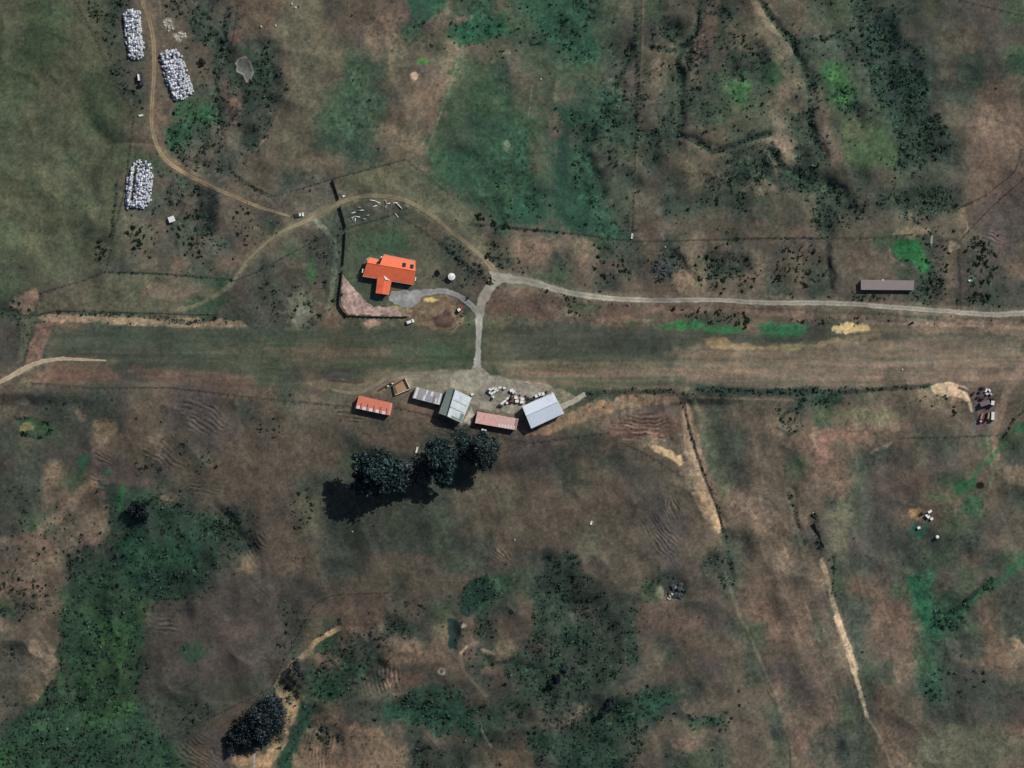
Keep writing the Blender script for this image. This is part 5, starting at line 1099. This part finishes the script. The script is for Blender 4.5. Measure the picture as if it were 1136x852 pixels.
# dark solid board fences round the garden
def board_fence(pts, label, h_=1.7, m=M_dwood, th=.35, name='board_fence'):
    s = Site(name, *pts[0], label, 'fence'); mb = MB(); pb = MB()
    q = densify(pts, 5)
    for i in range(len(q)-1):
        a = s.p(*q[i], float(Hz(*q[i]))-s.z); b = s.p(*q[i+1], float(Hz(*q[i+1]))-s.z); L_ = math.hypot(b[0]-a[0], b[1]-a[1]); rz = math.atan2(b[1]-a[1], b[0]-a[0])
        for z in (.3,.75,1.2,1.6):
            if z < h_: mb.box(((a[0]+b[0])/2,(a[1]+b[1])/2,(a[2]+b[2])/2+z),(L_, th*.5, .42), rz)
        p_ = MB(); p_.box((a[0], a[1], a[2]+h_/2), (.25+th*.5, .25+th*.5, h_+.5), rz); p_.build('post', m, s.o)
    mb.build('boards', m, s.o)
board_fence([(369.5,200),(373,211),(376,221)], 'dark board fence north of the farm track beside the light paddock')
board_fence([(377.5,229),(381,241),(384,252)], 'dark board fence left of the scattered white posts')
board_fence([(383.5,258),(382.5,275),(381,294)], 'dark board fence left of the farmhouse garden')
board_fence([(380,301),(377.6,322),(376.4,339),(384,349),(385,351)], 'dark board fence along the left side of the gravel bank')
board_fence([(385,350),(405,351),(430,351.5),(452,351.5)], 'dark low board fence along the bottom of the gravel bank', 1.2)

# ------------------------------------------------------------------ loose things
def lump(seed, r_=(1,1,.7), m=M_rock):
    rr = np.random.default_rng(seed); V = IV*(1+.35*(rr.random(len(IV))-.5))[:, None]*np.array(r_)
    return mesh_np('rock', V, IF, m)
RK = [lump(i) for i in range(5)]; RKD = [lump(i+9, (1,1,.7), M_drock) for i in range(3)]
def rock(px, py, s, label, group=None, dark=False):
    o = link('rock', (RKD if dark else RK)[random.randrange(3)]); o.location = at(px, py, s*.2); o.scale = (s, s*random.uniform(.6,1), s*.8); o.rotation_euler = (0,0,random.uniform(0,6)); tag(o, label, 'rock', group)
for i in range(12): rock(186+random.gauss(0,3.5), 26+random.gauss(0,4.5), random.uniform(.4,.9), 'pale rock in the rubble right of the clay track, upper heap', 'rocks in the upper rubble heap')
for i in range(12): rock(201+random.gauss(0,4), 40+random.gauss(0,2.4), random.uniform(.4,1), 'pale rock in the rubble just above the slanting bale stack', 'rocks above the slanting bale stack')
for (x, y, s_) in ((743,661,1.1),(746,660,1.3),(741,664,.8),(750,652,.9),(747,655,.6),(743,665,.7)): rock(x, y, s_, 'white boulder on the rim of the dark round rock pit', 'white boulders at the rock pit')
for i in range(26):
    t = random.uniform(0, 6.28); q = random.uniform(.3, 1); rock(751+9*q*math.cos(t), 655+9*q*math.sin(t), random.uniform(.8,1.9), 'dark rock in the round outcrop south east of the eroded bank', 'dark rocks of the round outcrop', True)
for (x, y) in ((290,30),(306,29),(328,9),(324,5)): rock(x, y, .8, 'pale rock on the brown hillside at the top left', 'pale rocks at the top left')
for (x, y) in ((600,88),(571,599),(391,590),(655,580),(1001,410),(738,274),(701,261)): rock(x, y, .6, 'small pale rock lying alone on open grazing', 'lone pale rocks')
for i in range(14): rock(735+random.gauss(0,5), 297+random.gauss(0,6), random.uniform(.6,1.3), 'dark rock in the rubble mound north of the gravel road', 'rocks in the rubble mound', True)

# hut
s = Site('white_hut', 190, 243, 'tiny white hut with yellow edge below the clay track', 'hut')
mb = MB(); mb.box((0,0,1.1),(3.0,2.6,2.4),R(20)); mb.build('wall', M_yellow, s.o)
mb = MB(); mb.box((0,0,2.4),(3.5,3.1,.16),R(20),R(6)); mb.build('roof', M_white, s.o)
mb = MB(); mb.box((0,-1.35,1),(.9,.08,1.9),R(20)); mb.build('door', M_dwood, s.o)
# feeder by fence corner
def trough(px, py, ang, L_, label, m=M_white, w=.9, grp=None):
    o = thing('water_trough', at(px, py), label, 'trough', grp, R(ang)); mb = MB()
    mb.box((0,w/2,.35),(L_,.12,.7)); mb.box((0,-w/2,.35),(L_,.12,.7)); mb.box((L_/2-.06,0,.35),(.12,w-.13,.7)); mb.box((-L_/2+.06,0,.35),(.12,w-.13,.7)); mb.box((0,0,.12),(L_-.13,w-.13,.1)); mb.build('basin', m, o)
    mb = MB(); mb.box((0,0,.5),(L_-.26,w-.26,.04)); mb.build('water', M_white, o)
trough(462.5, 499, 75, 3.4, 'long white trough standing alone above the tree row'); trough(156.5, 128, 10, 2.4, 'pale trough beside the clay track near the fence corner'); trough(701.5, 261.5, 80, 3, 'white trough at the gate where the northern track meets the long fence'); trough(1076, 311, 20, 1.6, 'small white trough among shrubs right of the green hollow'); trough(381.5, 217.5, 20, 1.4, 'small white trough by the farm track gate')
trough(656, 580, 70, 2.2, 'thin white trough alone in the large brown paddock')
# scattered posts / pipes in the pen
logs = [(413,222.5,-5,3.2),(418.5,224.2,-20,3.2),(415.5,229,18,3),(420,226.5,5,2.2),(391.5,236.2,20,2.8),(392,241,10,2.6),(396.5,240.5,-10,3),(394,244.5,80,2.6),(391,243,-60,2),(401,233.4,5,2.6),(398.5,230,12,1.6),(430.5,226,10,2.6),(428,229.5,80,2),(436,226.5,10,2),(438.5,225.2,0,2.4),(443,228.6,-45,4.4),(452.5,229.5,75,1.4),(404,243,-5,2.2),(408,239,20,2),(428,224,-60,1.8),(434,228,70,1.2),(440,239,-55,3)]
for (x, y, a, L_) in logs:
    mb = MB(); mb.cyl((-L_/2,0,.22),(L_/2,0,.22),.26,.22,8); o = mb.build('post_pole', M_white if L_ > 2.3 else M_rock, None, 0, True); o.location = at(x, y); o.rotation_euler = (0,0,R(a)); tag(o, 'pale pole lying on bare ground inside the triangular pen above the house', 'pole', 'poles lying in the triangular pen')
# fallen trunks at 905,585
for (x, y, a, L_, r0_) in ((906,588,-75,9,.9),(903,573,-50,4,.6),(909,594,-85,6,.5),(912,603,-60,4,.4)):
    mb = MB(); mb.cyl((-L_/2,0,r0_*.8),(L_/2,0,r0_*.6),r0_,r0_*.6,8); mb.cyl((0,0,r0_),(1.2,1.6,r0_+.6),.2,.08,6); o = mb.build('fallen_log', M_dwood, None, 0, True); o.location = at(x, y); o.rotation_euler = (0,0,R(a)); tag(o, 'dark fallen log lying in line above the bright clay tongue', 'log', 'fallen logs above the clay tongue')
rock(902.5, 569.5, .8, 'white rock at the upper end of the fallen logs')

# white drums, pallets, crates in the yard
def crate(px, py, ang, m, label, grp, sx=1.6, sy=1.2, sz_=1.0, name='crate'):
    o = thing(name, at(px, py, .12), label, 'crate', grp, R(ang)); mb = MB(); mb.box((0,0,sz_/2+.1),(sx,sy,sz_)); mb.build('box', m, o, .05)
    mb = MB()
    for q in (-1,0,1): mb.box((q*sx*.35,0,.05),(.15,sy,.1))
    mb.build('skid', M_wood, o); mb = MB(); mb.box((0,0,sz_+.14),(sx*1.02,sy*1.02,.06)); mb.build('lid', m, o)
for (x, y, a, L_) in ((544,432,-20,1.8),(547,431,30,1.6),(550,431.5,10,1.8),(554.5,430,20,1.6),(559.5,430.5,5,1.4),(546,436.5,35,1.8),(549,434.5,35,1.9),(551.5,433,30,1.6),(543.5,435.5,-70,1.2),(547,440.5,-60,1.5),(557,447.5,35,1.8),(560,445,35,2),(563,442,35,1.5),(562.5,447,20,1.2)):
    crate(x, y, a, M_white, 'white crate among the zigzag of stores north of the pink shed', 'white crates in the zigzag of stores', L_, 1.1)
for (x, y, a) in ((567.5,433,30),(570.5,435,20),(572.5,441,-10),(573.5,445,0),(579.5,442.5,10),(579,446,5)):
    crate(x, y, a, M_white, 'large white crate between the red digger and the pale shed', 'large white crates by the digger', 2.0, 1.5, 1.3)
for (x, y, a, L_) in ((595.5,439,25,2.2),(598.5,437.5,20,2.4),(602,437,10,2)):
    crate(x, y, a, M_white, 'white crate against the north wall of the pale shed', 'white crates against the pale shed', L_, 1.6, 1.5)
for (x, y, a, L_) in ((590,442.5,20,3),(586,441.5,60,1.2),(583,439.8,10,1.4),(593,441,-40,1.4),(587,445,25,2.2),(606,435,20,1.2),(576,439,40,1.5),(541.5,434,80,1.4),(546,442,30,1.2),(554,449.5,40,1.2),(556.5,450,10,1.)):
    crate(x, y, a, M_dark, 'dark crate among the white stores by the pale shed', 'dark crates among the stores', L_, 1.2, 1.1)
# digger
o = thing('excavator', at(568,443,.1), 'rust red excavator parked among white crates by the pale shed', 'excavator', None, R(70))
for sy in (-1, 1): mb = MB(); mb.box((0, sy*1.1, .4),(3.6,.6,.75)); mb.build('track', M_tyre, o, .25)
mb = MB(); mb.box((-.3,0,1.3),(2.6,2.2,1.0)); mb.build('body', M_rust, o, .1)
mb = MB(); mb.box((.6,.6,2.1),(1.3,1.0,1.3)); mb.build('cab', M_glass, o, .08)
mb = MB(); mb.cyl((.8,-.3,1.6),(3.2,-.3,3.4),.22,.18,6); mb.cyl((3.2,-.3,3.4),(4.8,-.3,1.4),.18,.14,6); mb.build('arm', M_rust, o)
mb = MB(); mb.box((4.8,-.3,1.0),(.8,.9,.8),0,0,.5); mb.build('bucket', M_dark, o)
crate(524,437.5,20,M_white,'white crate at the north corner of the gabled shed',None,1.5,1.2)
crate(535.5,476.5,0,M_white,'white crate left of centre below the pink shed',None,1.3,.9,.6); crate(538.5,477.2,0,M_white,'small pale crate beside the white crate below the pink shed',None,1.1,.8,.5)
# right-hand yard
def container(px, py, ang, L_, m, label, W=2.4):
    o = thing('storage_container', at(px, py), label, 'container', None, R(ang)); mb = MB()
    k = int(L_/.5)
    mb.box((0,0,1.3),(L_,W,2.5)); mb.build('body', m, o, .04); mb = MB()
    for i in range(k): mb.box((-L_/2+(i+.5)*L_/k,0,2.6),(.22,W-.1,.1))
    mb.build('roof_ribs', m, o); mb = MB(); mb.box((L_/2+.04,-.55,1.25),(.08,1.0,2.2)); mb.box((L_/2+.04,.55,1.25),(.08,1.0,2.2)); mb.build('door', M_dark, o)
container(1092.5,447.5,18,5.5,mat('mauve_container',(.20,.17,.18),.6),'mauve grey container in the middle of the right hand yard')
container(1101,447,80,2.4,M_white,'small white container at the right end of the mauve one',1.8)
container(1101.3,461.5,88,4.4,M_white,'white container at the lower right of the scrap yard',1.7)
container(1096.5,461.5,80,3.4,mat('khaki_container',(.33,.33,.2),.6),'narrow khaki container between red trailer and white container',.9)
o = thing('farm_trailer', at(1090,463), 'red and pale trailer tilted in the lower left of the right hand yard', 'trailer', None, R(70))
mb = MB(); mb.box((0,0,.8),(5.5,1.9,.2)); mb.build('deck', M_rust, o); mb = MB(); mb.box((0.6,.55,1.1),(3.4,.9,.5)); mb.build('load', M_barn, o)
for sy in (-1, 1): mb = MB(); mb.cyl((-.6,sy*.8,.4),(-.6,sy*1.05,.4),.4,k=14); mb.build('wheel', M_tyre, o)
mb = MB(); mb.cyl((2.7,0,.7),(3.9,0,.5),.07,k=6); mb.build('drawbar', M_dark, o); mb = MB(); mb.box((-2.4,0,1.1),(.7,.8,.5)); mb.build('toolbox', M_white, o)
for (x, y, a, m, L_) in ((1094,433,60,M_white,2.2),(1097.5,433,-50,M_white,1.6),(1099,437,-40,M_grey,2),(1095,437,20,M_white,1.2)):
    crate(x, y, a, m, 'pale crate in the upper cluster of the right hand yard', 'pale crates in the right hand yard', L_, .9, .8)
for (x, y, a, L_) in ((1090,430,-10,2.4),(1087,434.5,10,1.4),(1101,442,5,2.2),(1090,441.5,5,2.4),(1080,436,60,1.6),(1085.5,440,20,1.4)):
    crate(x, y, a, M_dark, 'dark crate in the right hand yard', 'dark crates in the right hand yard', L_, 1.1, 1.1)
# scrap heap in the paddock
for (x, y, L_) in ((1031.5,567.5,2.2),(1030,573.5,1.6),(1033.5,575.5,1.6),(1028,572,1.2)):
    crate(x, y, 35, M_white, 'white crate by the orange soil patch in the right paddock', 'white crates by the orange soil patch', L_, 1.3, .9)
crate(1019.5,585.5,20,M_white,'white crate in the green hollow below the orange soil patch',None,1.6,1.3,.7)
rock(1024,569,1.6,'dark stump on the orange soil patch',None,True)
s = Site('small_tank', 1039.5, 595.5, 'small round white tank alone in the right paddock', 'tank'); mb = MB(); mb.cyl((0,0,-.1),(0,0,1.4),.9,.9,20); mb.build('body', M_white, s.o); mb = MB(); mb.cyl((0,0,1.401),(0,0,1.6),.9,.25,20); mb.build('lid', M_white, s.o)

# ------------------------------------------------------------------ light, sky, camera
EL = 38.0; AZ = math.atan2(.69, .72)                       # sun stands to the upper right (north east)
sun = bpy.data.lights.new('sun', 'SUN'); sun.energy = 3.95; sun.angle = R(.5); sun.color = (1, .955, .88)
so = bpy.data.objects.new('sun', sun); COL.objects.link(so)
from mathutils import Vector
d = Vector((math.cos(AZ)*math.cos(R(EL)), math.sin(AZ)*math.cos(R(EL)), math.sin(R(EL))))
so.rotation_euler = d.to_track_quat('Z', 'Y').to_euler(); so.location = d*400
w = bpy.data.worlds.new('World'); S.world = w; w.use_nodes = True; nt = w.node_tree
sk = nt.nodes.new('ShaderNodeTexSky'); sk.sky_type = 'NISHITA'; sk.sun_disc = False; sk.sun_elevation = R(EL); sk.sun_rotation = math.pi/2-AZ
nt.links.new(sk.outputs[0], nt.nodes['Background'].inputs[0]); nt.nodes['Background'].inputs[1].default_value = .065
cam = bpy.data.cameras.new('camera'); co = bpy.data.objects.new('camera', cam); COL.objects.link(co)
HC = 2000.0; co.location = (0, 0, HC); co.rotation_euler = (0, 0, 0)
cam.sensor_fit = 'HORIZONTAL'; cam.sensor_width = 36; cam.lens = 36*HC/(1136*MPP); cam.clip_start = 10; cam.clip_end = 30000
S.camera = co
S.view_settings.view_transform = 'Standard'; S.view_settings.look = 'None'; S.view_settings.exposure = 0; S.view_settings.gamma = 1
